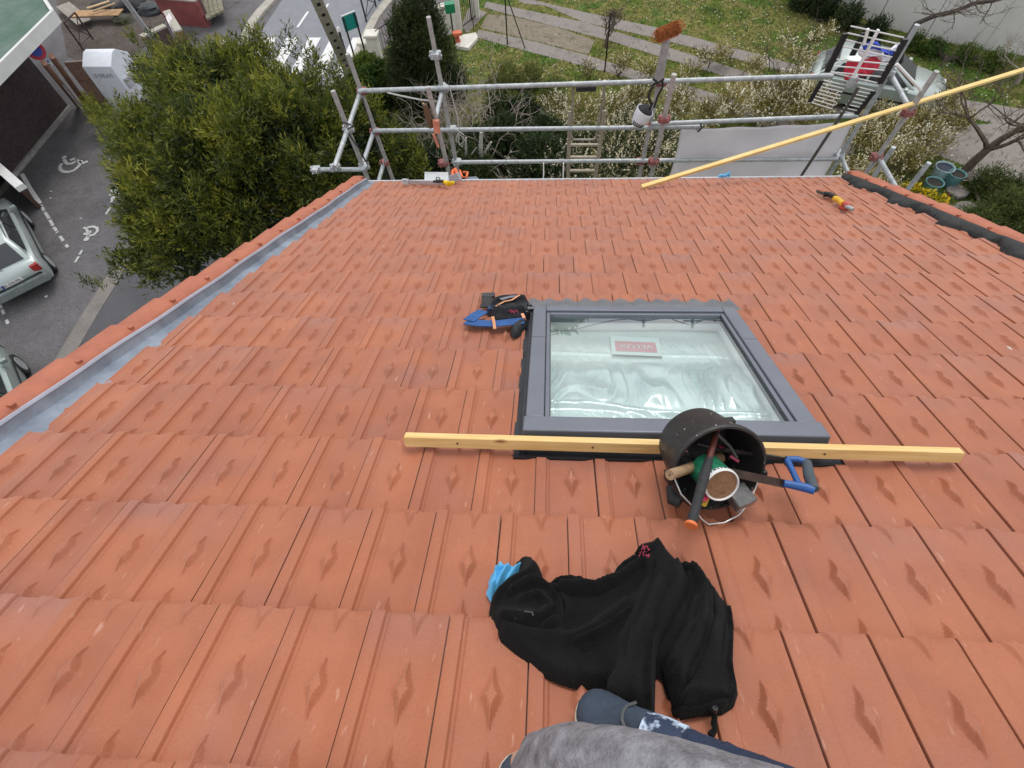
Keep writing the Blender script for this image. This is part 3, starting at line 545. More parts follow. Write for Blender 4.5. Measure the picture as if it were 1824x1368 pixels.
piece('sleeve', [(925, 140), (955, 108), (1010, 95), (1065, 98), (1120, 170), (1200, 230), (1245, 330), (1200, 460), (1130, 560), (1070, 680), (1050, 800), (1045, 1064), (985, 1070), (900, 1060), (800, 985), (768, 940), (775, 860), (835, 740), (868, 640), (900, 500), (955, 350), (1015, 240), (1010, 180)], [rr_([(1050, 130), (1080, 330), (1010, 520), (940, 700), (900, 880), (890, 1040)], .020, .034), rr_([(1150, 260), (1130, 420), (1060, 580), (1010, 740), (1000, 1000)], .018, .018), rr_([(1010, 200), (960, 400), (900, 560)], .014, .012)], .030, .016, .040, 12)
piece('torso_fold', [(1185, 175), (1240, 195), (1300, 250), (1356, 312), (1385, 420), (1388, 560), (1355, 700), (1310, 820), (1250, 930), (1200, 1010), (1155, 1000), (1115, 880), (1092, 790), (1120, 660), (1180, 520), (1235, 400), (1235, 290)], [rr_([(1250, 230), (1310, 380), (1290, 560), (1210, 720), (1150, 860)], .024, .022), rr_([(1340, 340), (1360, 520), (1320, 700), (1230, 880)], .018, .014), rr_([(1250, 450), (1220, 620), (1130, 780)], .018, .014)], .032, .016, .026, 13)
piece('cuff', [(1375, 325), (1445, 380), (1492, 445), (1505, 520), (1500, 740), (1530, 915), (1508, 985), (1440, 1026), (1370, 1030), (1260, 1045), (1180, 1052), (1150, 1010), (1210, 985), (1300, 900), (1370, 740), (1402, 560), (1395, 430)], [rr_([(1470, 430), (1490, 600), (1480, 760), (1512, 900), (1480, 980), (1380, 1005), (1250, 1022), (1180, 1020)], .026, .012), rr_([(1420, 440), (1430, 620), (1400, 780), (1340, 900)], .012, .014)], .014, .014, .012, 14)
piece('collar', [(805, 285), (812, 235), (850, 198), (905, 165), (960, 170), (1012, 190), (1010, 235), (950, 300), (850, 365), (720, 410), (590, 440), (470, 430), (425, 370), (430, 318), (480, 290), (560, 275), (630, 288), (690, 322), (745, 300)], [rr_([(990, 205), (850, 300), (700, 360), (500, 370)], .026, .018), rr_([(830, 240), (900, 190), (980, 190)], .018, .012), rr_([(470, 330), (560, 295), (660, 320)], .016, .012)], .030, .014, .022, 15)
piece('torso_fold', [(540, 640), (640, 590), (760, 530), (870, 450), (940, 420), (900, 560), (850, 650), (760, 690), (650, 720), (560, 720)], [rr_([(560, 680), (720, 620), (900, 470)], .020, .018)], .024, .016, .022, 16)
def JW(x, y, h): x, y = 840 + x * 550 / 1758, 940 + y * 428 / 1368; return UW(x, y, h)
mb = MB(); mb.stroke([JW(500, 318, .075), JW(560, 300, .078), (JW(610, 296, .078)), JW(650, 306, .076)], .005, RN); jk.part('zip', mb, M('zip_teeth', (.06, .06, .06), .4, .7))
mb = MB(); mb.stroke([JW(300, 475, .088), JW(345, 480, .09), JW(350, 500, .09)], .004, RN); jk.part('cuff_zip', mb, M('zip_teeth2', (.06, .06, .06), .4, .7))
mb = MB(); random.seed(3)
for k in range(26):
    cx_, cy_ = 985 + random.uniform(-28, 28), 128 + random.uniform(-24, 30); mb.stroke([JW(cx_, cy_, .092), JW(cx_ + random.uniform(-18, 18), cy_ + random.uniform(-14, 14), .093)], .0022, RN)
jk.part('embroidered_badge', mb, M('red_embroidery', (.28, .02, .05), .8))
mb = MB(); mb.tube([JW(1375, 1030, .03), JW(1385, 1060, .02), JW(1380, 1120, .012), JW(1385, 1150, .01), JW(1360, 1185, .008)], [.008, .006, .0075, .006, .008], 8); jk.part('drawstring', mb, FLE)
mb = MB(); c = JW(1385, 1035, .045); mb.lathe(c, RN, [(.001, -.008), (.006, -.006), (.006, .006), (.001, .008)], 10); jk.part('cord_stop', mb, BLACK)
# blue glove
gl_out = [JP(*q) for q in [(85, 310), (80, 335), (105, 380), (150, 350), (200, 310), (245, 270), (290, 225), (318, 192), (295, 172), (255, 185), (225, 200), (200, 190), (165, 168), (135, 195), (130, 225), (105, 238), (92, 270), (95, 300)]]
gfo = [([JP(*q) for q in a_], h_, w_) for a_, h_, w_ in (([(160, 180), (150, 240), (120, 300), (110, 360)], .016, .009), ([(230, 205), (190, 250), (150, 320)], .018, .008), ([(290, 185), (250, 225), (200, 290)], .014, .008), ([(100, 250), (130, 270), (190, 230)], .010, .007))]
gv = cloth('work_glove', gl_out, gfo, M('light_blue_nitrile', (.10, .42, .72), .5, 0, .12, 30, .1, 60), .045, .018, .003, None, W(.21, .56, .0), noise_amp=.0018, seed=5); gv.location = W(.21, .56, .0)
tag(gv, 'crumpled light blue glove tucked under the sleeve end of the black fleece', 'glove')
mb = MB(); c = UW(1292, 314, .02)
mb.tube([c + [-.08, 0, 0], c + [-.04, 0, .012], c, c + [.02, .01, .03]], [.012, .02, .022, .01], 8); mb.tube([c + [.0, 0, 0.01], c + [.03, 0, .04], c + [.05, .0, .0]], [.018, .022, .01], 8)
single('work_glove', 'tiny light blue glove lying on the far eave in front of the white sheet', 'glove', mb, M('light_blue_nitrile2', (.10, .42, .72), .5))
# ------------------------------------------------------------ tool belt beside the window
def TP(x, y, h): return UW(780 + x * 400 / 1824, 480 + y * 300 / 1368, h)
tb = Thing('tool_belt', 'blue webbing tool belt with open black pouch lying against the top left of the window', 'tool belt', W(.0, 2.2, 0))
WEB = M('blue_webbing', (.02, .085, .26), .75, 0, .2, 20, .3, 150)
mb = MB(); mb.stroke([TP(375, 340, .03), TP(310, 375, .03), TP(250, 420, .03)], .072, RN, .006); mb.stroke([TP(232, 425, .022), TP(330, 440, .025), TP(470, 445, .03), TP(600, 430, .03), TP(700, 420, .035)], .075, RN, .006)
tb.part('belt', mb, WEB, .002)
mb = MB(); mb.stroke([TP(405, 225, .02), TP(395, 270, .02), TP(378, 312, .025)], .055, RN, .006); tb.part('strap', mb, RUBBER)
mb = MB(); c = TP(410, 212, .02); mb.box(c, RU([.040, .004, 0]), RU([-.003, .028, 0]), RU([0, 0, .010])); tb.part('buckle', mb, M('grey_buckle', (.035, .037, .04), .5), .004)
po = [TP(x, y, 0) for x, y in ()]
def TU(x, y, h=.03): return U(780 + x * 400 / 1824, 480 + y * 300 / 1368, h)
PCH = M('black_nylon', (.016, .017, .02), .7, 0, .4, 25, .4, 120)
cloth('pouch', [TU(*q) for q in [(390, 320), (450, 290), (520, 270), (600, 262), (700, 262), (760, 275), (752, 345), (700, 375), (600, 395), (470, 385), (420, 360)]], [([TU(*q) for q in [(430, 350), (470, 300), (600, 280), (700, 290)]], .03, .018), ([TU(*q) for q in [(440, 360), (560, 380), (700, 360)]], .03, .014), ([TU(*q) for q in [(500, 335), (650, 330)]], -.04, .024)], PCH, .055, .012, .004, tb.o, tb.org, noise_amp=.001)
cloth('side_pocket', [TU(*q) for q in [(585, 480), (590, 440), (640, 405), (690, 395), (728, 400), (730, 440), (690, 465), (660, 500), (610, 515)]], [], PCH, .05, .015, .004, tb.o, tb.org, noise_amp=.002)
LEA = M('orange_leather_trim', (.60, .27, .13), .6)
mb = MB(); mb.stroke([TP(470, 300, .085), TP(540, 262, .09), TP(600, 250, .092), TP(665, 208, .095)], .010, RN, .003); tb.part('leather_trim', mb, LEA)
mb = MB(); mb.stroke([TP(445, 385, .06), TP(455, 430, .055), TP(462, 485, .04)], .016, RN, .003); tb.part('leather_loop', mb, LEA)
mb = MB(); mb.stroke([TP(685, 360, .07), TP(700, 395, .06)], .016, RN, .003); tb.part('leather_loop', mb, LEA)
mb = MB(); mb.stroke([TP(510, 245, .08), TP(580, 225, .08), TP(640, 215, .085)], .030, RN, .003); tb.part('flap', mb, M('grey_flap', (.16, .16, .18), .7))
for x, y in ((745, 290), (735, 325), (725, 345)):
    mb = MB(); c = TP(x, y, .07); mb.lathe(c, RU([.3, .4, .8]), [(.014, -.006), (.018, 0), (.014, .006), (.010, 0), (.014, -.006)], 16); tb.part('ring', mb, M('black_ring', (.02, .022, .028), .3, .5))
mb = MB()
for k, (x, y) in enumerate(((555, 320), (575, 340), (600, 325), (590, 350), (620, 345))): mb.tube([TP(x, y, .062), TP(x + 22, y - 12, .066), TP(x + 30, y + 6, .064)], .004, 6)
tb.part('lining_print', mb, M('dull_pink_print', (.28, .03, .06), .6))
mb = MB()
for x in (410, 435): mb.tube([TP(x, 330, .05), TP(x + 20, 300, .06)], .011, 8)
tb.part('pen_slot', mb, M('navy_slot', (.015, .04, .11), .6))
# ------------------------------------------------------------ small things near the eave
hx = Thing('hand_tool', 'yellow and red tool with twin black prongs low on the right of the roof', 'hand tool', UW(1490, 362, 0))
def HP(x, y, h): return UW(1380 + x * 180 / 1824, 300 + y * 120 / 1216, h)
mb = MB(); mb.tube([HP(760, 400, .03), HP(900, 460, .03)], .009, 6); mb.tube([HP(765, 425, .03), HP(895, 480, .03)], .007, 6); hx.part('prong', mb, STEELD)
mb = MB(); mb.tube([HP(890, 440, .03), HP(980, 470, .035), HP(1100, 520, .035)], [.014, .026, .024], 8); mb.tube([HP(885, 495, .02), HP(960, 490, .02), HP(1060, 530, .02)], [.010, .014, .012], 8); hx.part('head', mb, BLACK)
mb = MB(); mb.tube([HP(1090, 545, .045), HP(1150, 570, .05), HP(1230, 640, .05)], [.028, .026, .024], 10); hx.part('sleeve', mb, M('yellow_plastic', (.75, .42, .02), .4))
mb = MB(); mb.tube([HP(1220, 630, .045), HP(1300, 670, .045), HP(1340, 700, .04)], [.026, .03, .026], 10); mb.tube([HP(1180, 700, .015), HP(1300, 740, .02)], .018, 8); hx.part('grip', mb, M('red_plastic', (.42, .05, .03), .4))
mb = MB(); mb.tube([HP(1300, 690, .04), HP(1360, 715, .04), HP(1410, 745, .035)], [.022, .020, .014], 10); hx.part('nose', mb, GALV)
def LP(x, y, h=0): return UW(680 + x * 420 / 1824, 260 + y * 90 / 391, h)
lv = Thing('spirit_level', 'long silver metal level lying along the eave at the left', 'level', LP(330, 285))
mb = MB(); a, b = LP(165, 278, .03), LP(500, 287, .03); mb.beam(a, b, .022, .045, RN); lv.part('rail', mb, M('brushed_aluminium', (.55, .56, .58), .35, .8, .1), .003)
mb = MB(); mb.beam(LP(160, 275, .035), LP(205, 277, .035), .035, .06, RN); lv.part('end_cap', mb, M('pale_grey_cap', (.5, .5, .5), .5), .004)
mb = MB(); mb.beam(LP(172, 272, .066), LP(192, 273, .066), .012, .004, RN); lv.part('vial', mb, BLACK)
mb = MB(); mb.hexa([LP(330, 262, h) for h in (.02,)] * 0 + [W(*(np.array(U(680 + x * 420 / 1824, 260 + y * 90 / 391, .03))), h) for h in (.028, .034) for x, y in ((330, 275), (518, 270), (515, 205), (332, 203))])
single('zinc_sheet', 'square bright white metal sheet behind the level at the eave', 'metal sheet', mb, M('bright_sheet', (.66, .68, .68), .4, .3, .1, 6))
kn_ = Thing('caulking_knife', 'yellow and black utility knife resting on the end of the silver level', 'knife', LP(520, 280))
mb = MB(); mb.tube([LP(475, 275, .05), LP(515, 292, .055), LP(555, 285, .05)], [.018, .030, .020], 8); kn_.part('handle', mb, M('signal_yellow', (.80, .55, .01), .4))
mb = MB(); mb.tube([LP(400, 275, .06), LP(435, 272, .07), LP(480, 272, .06)], [.012, .02, .014], 8); kn_.part('clip', mb, BLACK)
mb = MB(); c = LP(435, 252, .09); mb.lathe(c, (0, 1, .2), [(.022, -.006), (.028, 0), (.022, .006), (.016, 0), (.022, -.006)], 16); kn_.part('thumb_ring', mb, STEELD)
mb = MB(); mb.beam(LP(530, 262, .03), LP(605, 235, .08), .05, .09, RN); single('grey_box', 'tilted grey plastic box between the knife and the orange tub', 'box', mb, M('mid_grey_plastic', (.34, .34, .37), .5, 0, .2, 10), bevel=.006)
mb = MB(); a = LP(640, 245, .03); OR_ = M('orange_plastic', (.75, .16, .05), .45, 0, .15, 6)
mb.tube([LP(545, 245, .02), LP(550, 190, .05), LP(570, 178, .06), LP(590, 240, .02)], .02, 6); mb.tube([LP(605, 190, .05), LP(622, 240, .03), LP(655, 240, .03), LP(665, 205, .05), LP(630, 203, .05)], .014, 6)
single('orange_bracket', 'bright orange plastic bracket standing at the eave by the scaffold foot', 'bracket', mb, OR_)
mb = MB(); mb.hexa([LP(x, y, h) for h in (.0, .01) for x, y in ((640, 268), (760, 262), (730, 235), (650, 240))]); single('zinc_offcut', 'bent grey zinc offcut lying right of the orange bracket', 'metal offcut', mb, ZINC)
# long batten leaning out over the scaffold
p0, p1 = UW(1143, 333, .02), Y(1824, 124, 6.6); p1 = p0 + (p1 - p0) * 1.12
lb = Thing('long_batten', 'long thin yellow pine batten leaning up from the eave across the white sheet', 'batten', p0)
mb = MB(); mb.beam(p0, p1, .05, .03, (0, 0, 1)); lb.part('timber', mb, M('yellow_pine_long', (.66, .45, .14), .6, 0, .12, 6, col2=(.78, .58, .24)), .003)
# white crumbs
random.seed(11)
for k, (x, y, lb_) in enumerate(((1798, 622, 'white crumb of mortar on the far right of the roof'), (417, 541, 'white paint drip on a tile near the left zinc strip'), (891, 437, 'upright sliver of pale debris above the window'), (1236, 446, 'tiny white chip on the tiles above and right of the window'), (1279, 441, 'small rust coloured leaf on the tiles above the window'))):
    c = UW(x, y, .012); mb = MB(); mb.add([c + RU([random.uniform(-.012, .012), random.uniform(-.012, .012), random.uniform(-.004, .012)]) for _ in range(6)], [(0, 1, 2), (0, 2, 3), (0, 3, 4), (0, 4, 5), (1, 3, 5), (2, 4, 5)])
    single('debris_crumb', lb_, 'debris', mb, WHITE if k != 4 else M('rust_leaf', (.25, .05, .02), .8))
# ------------------------------------------------------------ the person whose knee and shoe show
pe = Thing('person', 'seated roofer seen only as a grey trousered knee and navy shoe at the bottom edge', 'person', W(.55, -.5, .1))
def grow(name, pts, rad, edges, mat, parent, sub=2):
    me = bpy.data.meshes.new(name); me.from_pydata([tuple(np.array(q) - pe.org) for q in pts], edges, []); me.materials.append(mat)
    o = bpy.data.objects.new(name, me); COL.objects.link(o); o.parent = parent; sk = o.modifiers.new('skin', 'SKIN'); sk.use_smooth_shade = True
    for i, r_ in enumerate(rad): me.skin_vertices[0].data[i].radius = (r_, r_) if not hasattr(r_, '__len__') else r_
    me.skin_vertices[0].data[0].use_root = True
    s_ = o.modifiers.new('sub', 'SUBSURF'); s_.levels = s_.render_levels = sub
    dg = bpy.context.evaluated_depsgraph_get(); m2 = bpy.data.meshes.new_from_object(o.evaluated_get(dg)); o.modifiers.clear(); o.data = m2; bpy.data.meshes.remove(me)
    for p_ in o.data.polygons: p_.use_smooth = True
    return o
DEN = M('worn_grey_work_cloth', (.12, .115, .125), .95, 0, .5, 34, .7, 220, col2=(.33, .32, .345), detail=10)
NAVY = M('navy_cloth', (.018, .030, .065), .85, 0, .3, 20, .5, 200)

hipc = UW(1725, 1690, .44); kn1 = UW(1098, 1402, .40); an1 = W(.235, -.03, .11); kn2 = UW(1430, 1450, .16); an2 = UW(1165, 1318, .09)
h2 = hipc + RU([.12, .06, -.16])
grow('body', [hipc + RN * .12, hipc, (hipc + kn1) / 2, kn1, an1, W(.20, .03, .05), h2, kn2, an2, UW(1110, 1285, .05)],
     [.10, .10, .060, .044, .030, .024, .06, .045, .030, .026], [(0, 1), (1, 2), (2, 3), (3, 4), (4, 5), (1, 6), (6, 7), (7, 8), (8, 9)], M('skin', (.45, .26, .18), .6), pe.o)
def leg(name, pts, rad, mat, amp, label):
    o = grow(name, pts, rad, [(i, i + 1) for i in range(len(pts) - 1)], mat, pe.o, 4); me = o.data
    from mathutils import noise
    for v in me.vertices:
        q = Vector(v.co); n_ = noise.fractal(q * 7, 1, 2, 3); n2 = 1 - abs(noise.noise(Vector((q.x * 9, q.y * 16, q.z * 16)))) * 2
        v.co += v.normal * (amp * n_ * 1.3 + amp * .9 * n2)
    o['label'] = label; return o
leg('trouser_leg', [hipc + RN * .02, (hipc + kn1) / 2 + RN * .03, kn1 * .6 + hipc * .4 + RN * .04, kn1 + RN * .01, kn1 * .55 + an1 * .45 + RU([-.015, .02, 0]), an1 + RN * .03], [.11, .088, .081, .072, .066, .058], DEN, .007, 'worn blotchy grey trouser leg bent at the knee')
leg('trouser_leg', [h2, (h2 + kn2) / 2, kn2, (kn2 + an2) / 2, an2 + nrm(kn2 - an2) * .015], [.095, .080, .064, .052, .043], NAVY, .006, 'navy trouser leg passing under the grey one')
mb = MB(); q0, q1 = an2 + nrm(an2 - kn2) * .02, an2 + nrm(kn2 - an2) * .06
mb.tube([q0, q0 * .5 + q1 * .5, q1], [.046, .050, .0505], 24); o = pe.part('painted_cuff', mb, M('paint_splashed_cloth', (.02, .035, .075), .7, 0, .2, 17, .3, 100, col2=(.55, .66, .80), detail=3))
rmp = [n for n in o.data.materials[0].node_tree.nodes if n.type == 'VALTORGB'][0]; rmp.color_ramp.elements[0].position = .46; rmp.color_ramp.elements[1].position = .54
def shoe(heel, toe, wd, ht, label):
    d = toe - heel; L0 = np.linalg.norm(d); d = nrm(d); sd_ = nrm(np.cross(RN, d)); vs = []; K, n = 14, 16
    prof = [(0, .55, .9), (.03, .78, 1.05), (.10, .86, 1.1), (.22, .86, 1.05), (.35, .84, .92), (.48, .88, .78), (.60, .97, .66), (.72, 1.0, .58), (.82, .96, .50), (.90, .82, .43), (.955, .62, .34), (.985, .40, .25), (1.0, .15, .14)]
    for t_, w_, h_ in prof:
        for j in range(n):
            a = 2 * math.pi * j / n; x = math.cos(a); z = math.sin(a); zz = .18 + .82 * max(z, 0) ** .75 if z >= 0 else .18 * (1 + z) ** .6
            vs.append(heel + d * L0 * t_ + sd_ * x * wd / 2 * w_ * (1 if z < .2 else (1 - .25 * z)) + RN * (.02 + zz * ht * h_))
    fs = [(i * n + j, i * n + (j + 1) % n, (i + 1) * n + (j + 1) % n, (i + 1) * n + j) for i in range(len(prof) - 1) for j in range(n)]
    mb = MB(); mb.add(vs, fs, True); mb.add(vs[:n], [tuple(range(n))]); mb.add(vs[-n:], [tuple(range(n))]); sh = pe.part('shoe', mb, M('navy_canvas_shoe', (.035, .05, .075), .8, 0, .3, 18, .3, 200)); sh['label'] = label
    mb = MB(); pts = [heel + d * L0 * t_ * 1.01 + sd_ * s_ * wd / 2 * w_ * 1.05 for s_ in (1, -1) for t_, w_, h_ in (prof if s_ == 1 else prof[::-1])]; mb.sheet(pts, .026, RN)
    mb.build('sole', M('cream_sole', (.50, .46, .38), .7), sh, pe.org, .004)
    mb = MB(); mb.stroke([heel + d * L0 * t_ + sd_ * s_ * wd * .30 + RN * (ht * 1.02) for t_, s_ in ((.38, 1), (.46, .5), (.48, 0), (.46, -.5), (.38, -1))], .006, RN, .002); mb.build('collar_trim', M('grey_trim', (.07, .075, .08), .8), sh, pe.org)
t0_, h0_ = UW(1030, 1262, .02), UW(1175, 1345, .02)
shoe(h0_, t0_, .105, .085, 'navy shoe pointing left, below the jacket')
shoe(W(.235, -.30, .0), UW(921, 1352, .01), .10, .085, 'navy shoe with cream sole edge half hidden by the grey knee')
# ============================================================ SCAFFOLD AND WHAT HANGS ON IT
YA = 6.9
def atz(x, y, z): d = ray(x, y); return CW + (z - CW[2]) / d[2] * d
zt = Y(641, 164, YA)[2]; YB = float(atz(620, 229, zt)[1]); TR = .029
sc = Thing('scaffolding', 'galvanised tube scaffold with red couplers standing beyond the eave', 'scaffold', (1, YA, ZG))
def pole(name, pts, mat=None, r=TR): mb = MB(); mb.tube(pts, r, 12); return sc.part(name, mb, mat or GALV)
def down(p0, p1):      # continue an upright to the ground
    p0, p1 = np.array(p0), np.array(p1); d = p1 - p0; return p1 + d * ((ZG - p1[2]) / d[2])
def standard(x0, y0, x1, y1, yy, mat=None):
    a, b = Y(x0, y0, yy), Y(x1, y1, yy); q = b.copy(); q[2] = ZG; q[0] = b[0]; pole('standard', [a, b, q], mat or RUSTPOLE)
standard(619, 96, 701, 323, YA); standard(593, 162, 658, 326, YB)
standard(763, 30, 814, 298, YA + .05); standard(762, 155, 797, 296, YB)
standard(1174, 145, 1139, 314, YA); standard(1201, 132, 1160, 314, YB)
standard(1634, 44, 1483, 302, YA, GALV); standard(1669, 127, 1536, 318, YB); standard(1655, 290, 1606, 350, YB - .35, GALV); standard(1592, 262, 1555, 316, YB + .2, GALV)
pole('guard_rail', [Y(638, 162, YA - .06), Y(1483, 135, YA - .06)]); pole('guard_rail', [Y(664, 233, YA - .06), Y(1248, 226, YA - .06)]); pole('guard_rail', [Y(1160, 221, YA - .1), Y(1527, 206, YA - .1)])
pole('guard_rail', [Y(818, 289, YA - .06), Y(1492, 283, YA - .06)])
pole('transom', [atz(644, 158, zt), atz(596, 298, zt)]); z2 = Y(666, 234, YA)[2]; pole('transom', [atz(668, 228, z2), atz(647, 290, z2)]); z3 = Y(684, 290, YA)[2]; pole('transom', [atz(686, 282, z3), atz(668, 345, z3)])
z4 = zt; pole('transom', [atz(791, 150, z4), atz(776, 210, z4)]); pole('transom', [atz(1587, 134, Y(1587, 134, YA)[2]), atz(1616, 186, Y(1587, 134, YA)[2])])
z5 = Y(1497, 276, YA)[2]; pole('transom', [atz(1494, 268, z5), atz(1516, 322, z5)]); z6 = Y(1562, 280, YB)[2]; pole('transom', [atz(1562, 275, z6), atz(1602, 345, z6)]); pole('transom', [Y(1597, 114, YB), Y(1641, 161, YB)], WHITE, .016)
pole('ledger', [Y(560, 302, YB - .08), Y(650, 302, YB - .08)])
def coupler(x, y, yy, mat, s=1.):
    c = Y(x, y, yy); mb = MB(); mb.box(c, (.050 * s, 0, 0), (0, .05 * s, 0), (0, 0, .030 * s)); mb.box(c + [0, -.02, .0], (.075 * s, 0, 0), (0, .014, 0), (0, 0, .012)); mb.box(c + [.055 * s, 0, 0], (.012, 0, 0), (0, .02, 0), (0, 0, .042 * s)); mb.box(c + [-.055 * s, 0, 0], (.012, 0, 0), (0, .02, 0), (0, 0, .042 * s))
    mb.tube([c + [.03 * s, -.09, .02], c + [.03 * s, .06, .02]], .008, 6); mb.tube([c + [-.03 * s, -.085, -.01], c + [-.03 * s, .05, -.01]], .008, 6); sc.part('coupler', mb, mat, .006)
for a in ((645, 162, YA, REDC), (668, 234, YA, REDC), (685, 290, YA, REDC), (621, 229, YB, GALV), (649, 296, YB, GALV), (598, 298, YB - .2, GALV), (563, 302, YB - .08, GALV), (776, 98, YA, GALV, 1.1), (790, 290, YB, REDC), (790, 158, YA, GALV), (805, 230, YA, GALV), (814, 288, YA, GALV), (1178, 147, YA, REDC), (1151, 222, YA, REDC), (1141, 287, YA, REDC), (1183, 212, YB, REDC), (1164, 287, YB, REDC), (1617, 200, YB, REDC), (1561, 279, YB, REDC), (1494, 278, YA, GALV), (1583, 128, YA, GALV), (1244, 226, YA, GALV, .7)): coupler(*a)
mb = MB()
for k in range(13):
    t_ = k / 12; x, y = 771 + 15 * t_, 84 + 54 * t_; mb.lathe(Y(x, y, YA - .015 + .05 * 0 - .02), (0, -1, 0), [(.001, 0), (.008, 0), (.008, .006), (.001, .006)], 8)
# cables wound down the left standards
def cable(name, label, cat, pts, r, mat): mb = MB(); mb.tube(pts, r, 6); return single(name, label, cat, mb, mat)
cable('electric_cable', 'black cable looping down the two left scaffold uprights', 'cable', [Y(612, 218, YB - .05), Y(624, 222, YB - .08), Y(630, 224, YB - .05), Y(616, 232, YB - .05), Y(640, 265, YB - .05), Y(650, 285, YB - .07), Y(655, 292, YB - .07)] , .010, RUBBER)
cable('electric_cable', 'thin black cable taped down the outermost left scaffold upright', 'cable', [Y(645, 175, YA - .06), Y(658, 215, YA - .08), Y(670, 255, YA - .08), Y(680, 290, YA - .08), Y(694, 326, YA - .08)], .008, RUBBER)
ROPE = M('white_rope', (.50, .49, .46), .9, 0, .2, 60, .8, 300)
cable('rope', 'white rope slung just under the top rail at the left', 'rope', [Y(690, 165, YA - .1), Y(715, 171, YA - .15), Y(750, 178, YA - .2), Y(781, 181, YA - .1)], .011, ROPE)
cable('rope', 'thin white rope hanging in a loose bundle beside the second upright', 'rope', [Y(800, 152, YA - .1), Y(806, 175, YA - .12), Y(814, 205, YA - .12), Y(818, 230, YA - .1), Y(812, 250, YA - .12), Y(824, 262, YA - .1), Y(826, 240, YA - .12), Y(815, 232, YA - .1), Y(818, 258, YA - .12), Y(829, 250, YA - .12), Y(816, 236, YA - .1)], .008, ROPE)
cable('wire_hook', 'small dark wire hook hanging from the middle rail over the white sheet', 'hook', [Y(1248, 220, YA - .14), Y(1250, 228, YA - .16), Y(1243, 235, YA - .16)], .012, STEELD)
def leafmat_plain(name, c):
    m_, t, p = nodemat(name); n_ = t.nodes.new('ShaderNodeTexNoise'); n_.inputs['Scale'].default_value = 1.7; n_.inputs['Detail'].default_value = 6; rr = t.nodes.new('ShaderNodeValToRGB'); rr.color_ramp.elements[0].color = (*[q * .86 for q in c], 1); rr.color_ramp.elements[1].color = (*c, 1); rr.color_ramp.elements[0].position = .35; rr.color_ramp.elements[1].position = .65
    tcx_ = t.nodes.new('ShaderNodeTexCoord'); t.links.new(tcx_.outputs['Object'], n_.inputs['Vector']); t.links.new(n_.outputs['Fac'], rr.inputs['Fac']); t.links.new(rr.outputs['Color'], p.inputs['Base Color']); p.inputs['Roughness'].default_value = .7
    tr_2 = t.nodes.new('ShaderNodeBsdfTranslucent'); t.links.new(rr.outputs['Color'], tr_2.inputs['Color']); ms_ = t.nodes.new('ShaderNodeMixShader'); ms_.inputs[0].default_value = .35; t.links.new(p.outputs[0], ms_.inputs[1]); t.links.new(tr_2.outputs[0], ms_.inputs[2]); t.links.new(ms_.outputs[0], t.nodes['Material Output'].inputs['Surface']); return m_
# white sheet
mb = MB(); c00, c10 = Y(1213, 231, YA + .04), Y(1518, 219, YA + .04); nx, nz_ = 60, 40; vs = []
for i in range(nx):
    for j in range(nz_):
        a, b = i / (nx - 1), j / (nz_ - 1); p_ = c00 * (1 - a) + c10 * a; zb = -4.9
        y_ = YA + .04 + .03 * math.sin(9 * a + 4 * b) * (.2 + b) + .012 * math.sin(23 * a * (1 - .5 * b) + 11 * b) + .018 * math.exp(-((b - .27) / .015) ** 2)
        vs.append((p_[0] + .02 * math.sin(b * 7), y_, p_[2] * (1 - b) + zb * b))
mb.add(vs, [(i * nz_ + j, i * nz_ + j + 1, (i + 1) * nz_ + j + 1, (i + 1) * nz_ + j) for i in range(nx - 1) for j in range(nz_ - 1)], True)
o = single('tarpaulin', 'dull white tarpaulin hung on the scaffold rails at the right', 'tarpaulin', mb, leafmat_plain('white_tarp', (.82, .80, .82))); s_ = o.modifiers.new('s', 'SOLIDIFY'); s_.thickness = .002
# ladder: wooden looking stiles with a bent metal hook at the top
ld = Thing('ladder', 'narrow ladder with a bent metal top hoop hooked over the scaffold rail', 'ladder', Y(1040, 312, YA + .1))
YL = YA + .12; LAD = M('dusty_ladder', (.34, .29, .22), .7, .1, .25, 14, .2)
for (x0, y0, x1, y1) in ((1015, 198, 1012, 318), (1077, 197, 1060, 318)):
    a, b = Y(x0, y0, YL), Y(x1, y1, YL); mb = MB(); mb.beam(a, b + (b - a) * 4, .055, .03, (0, 1, 0)); ld.part('stile', mb, LAD, .004)
for y in (258, 280, 304): mb = MB(); mb.beam(Y(1013, y, YL - .01), Y(1070 - (y - 258) * .1, y, YL - .01), .045, .03, (0, 0, 1)); ld.part('rung', mb, LAD, .004)
mb = MB(); mb.tube([Y(1021, 145, YA - .02), Y(1020, 185, YL - .1), Y(1017, 240, YL - .1), Y(1021, 249, YL - .1), Y(1055, 249, YL - .1), Y(1062, 246, YL - .1), Y(1066, 215, YL - .1), Y(1075, 180, YL - .1), Y(1077, 143, YA - .02)], .017, 10); ld.part('top_hoop', mb, M('dull_hoop', (.30, .27, .23), .5, .4))
mb = MB(); mb.beam(Y(1026, 159, YA - .03), Y(1062, 158, YA - .03), .03, .06); ld.part('hook_pad', mb, RUBBER, .006)
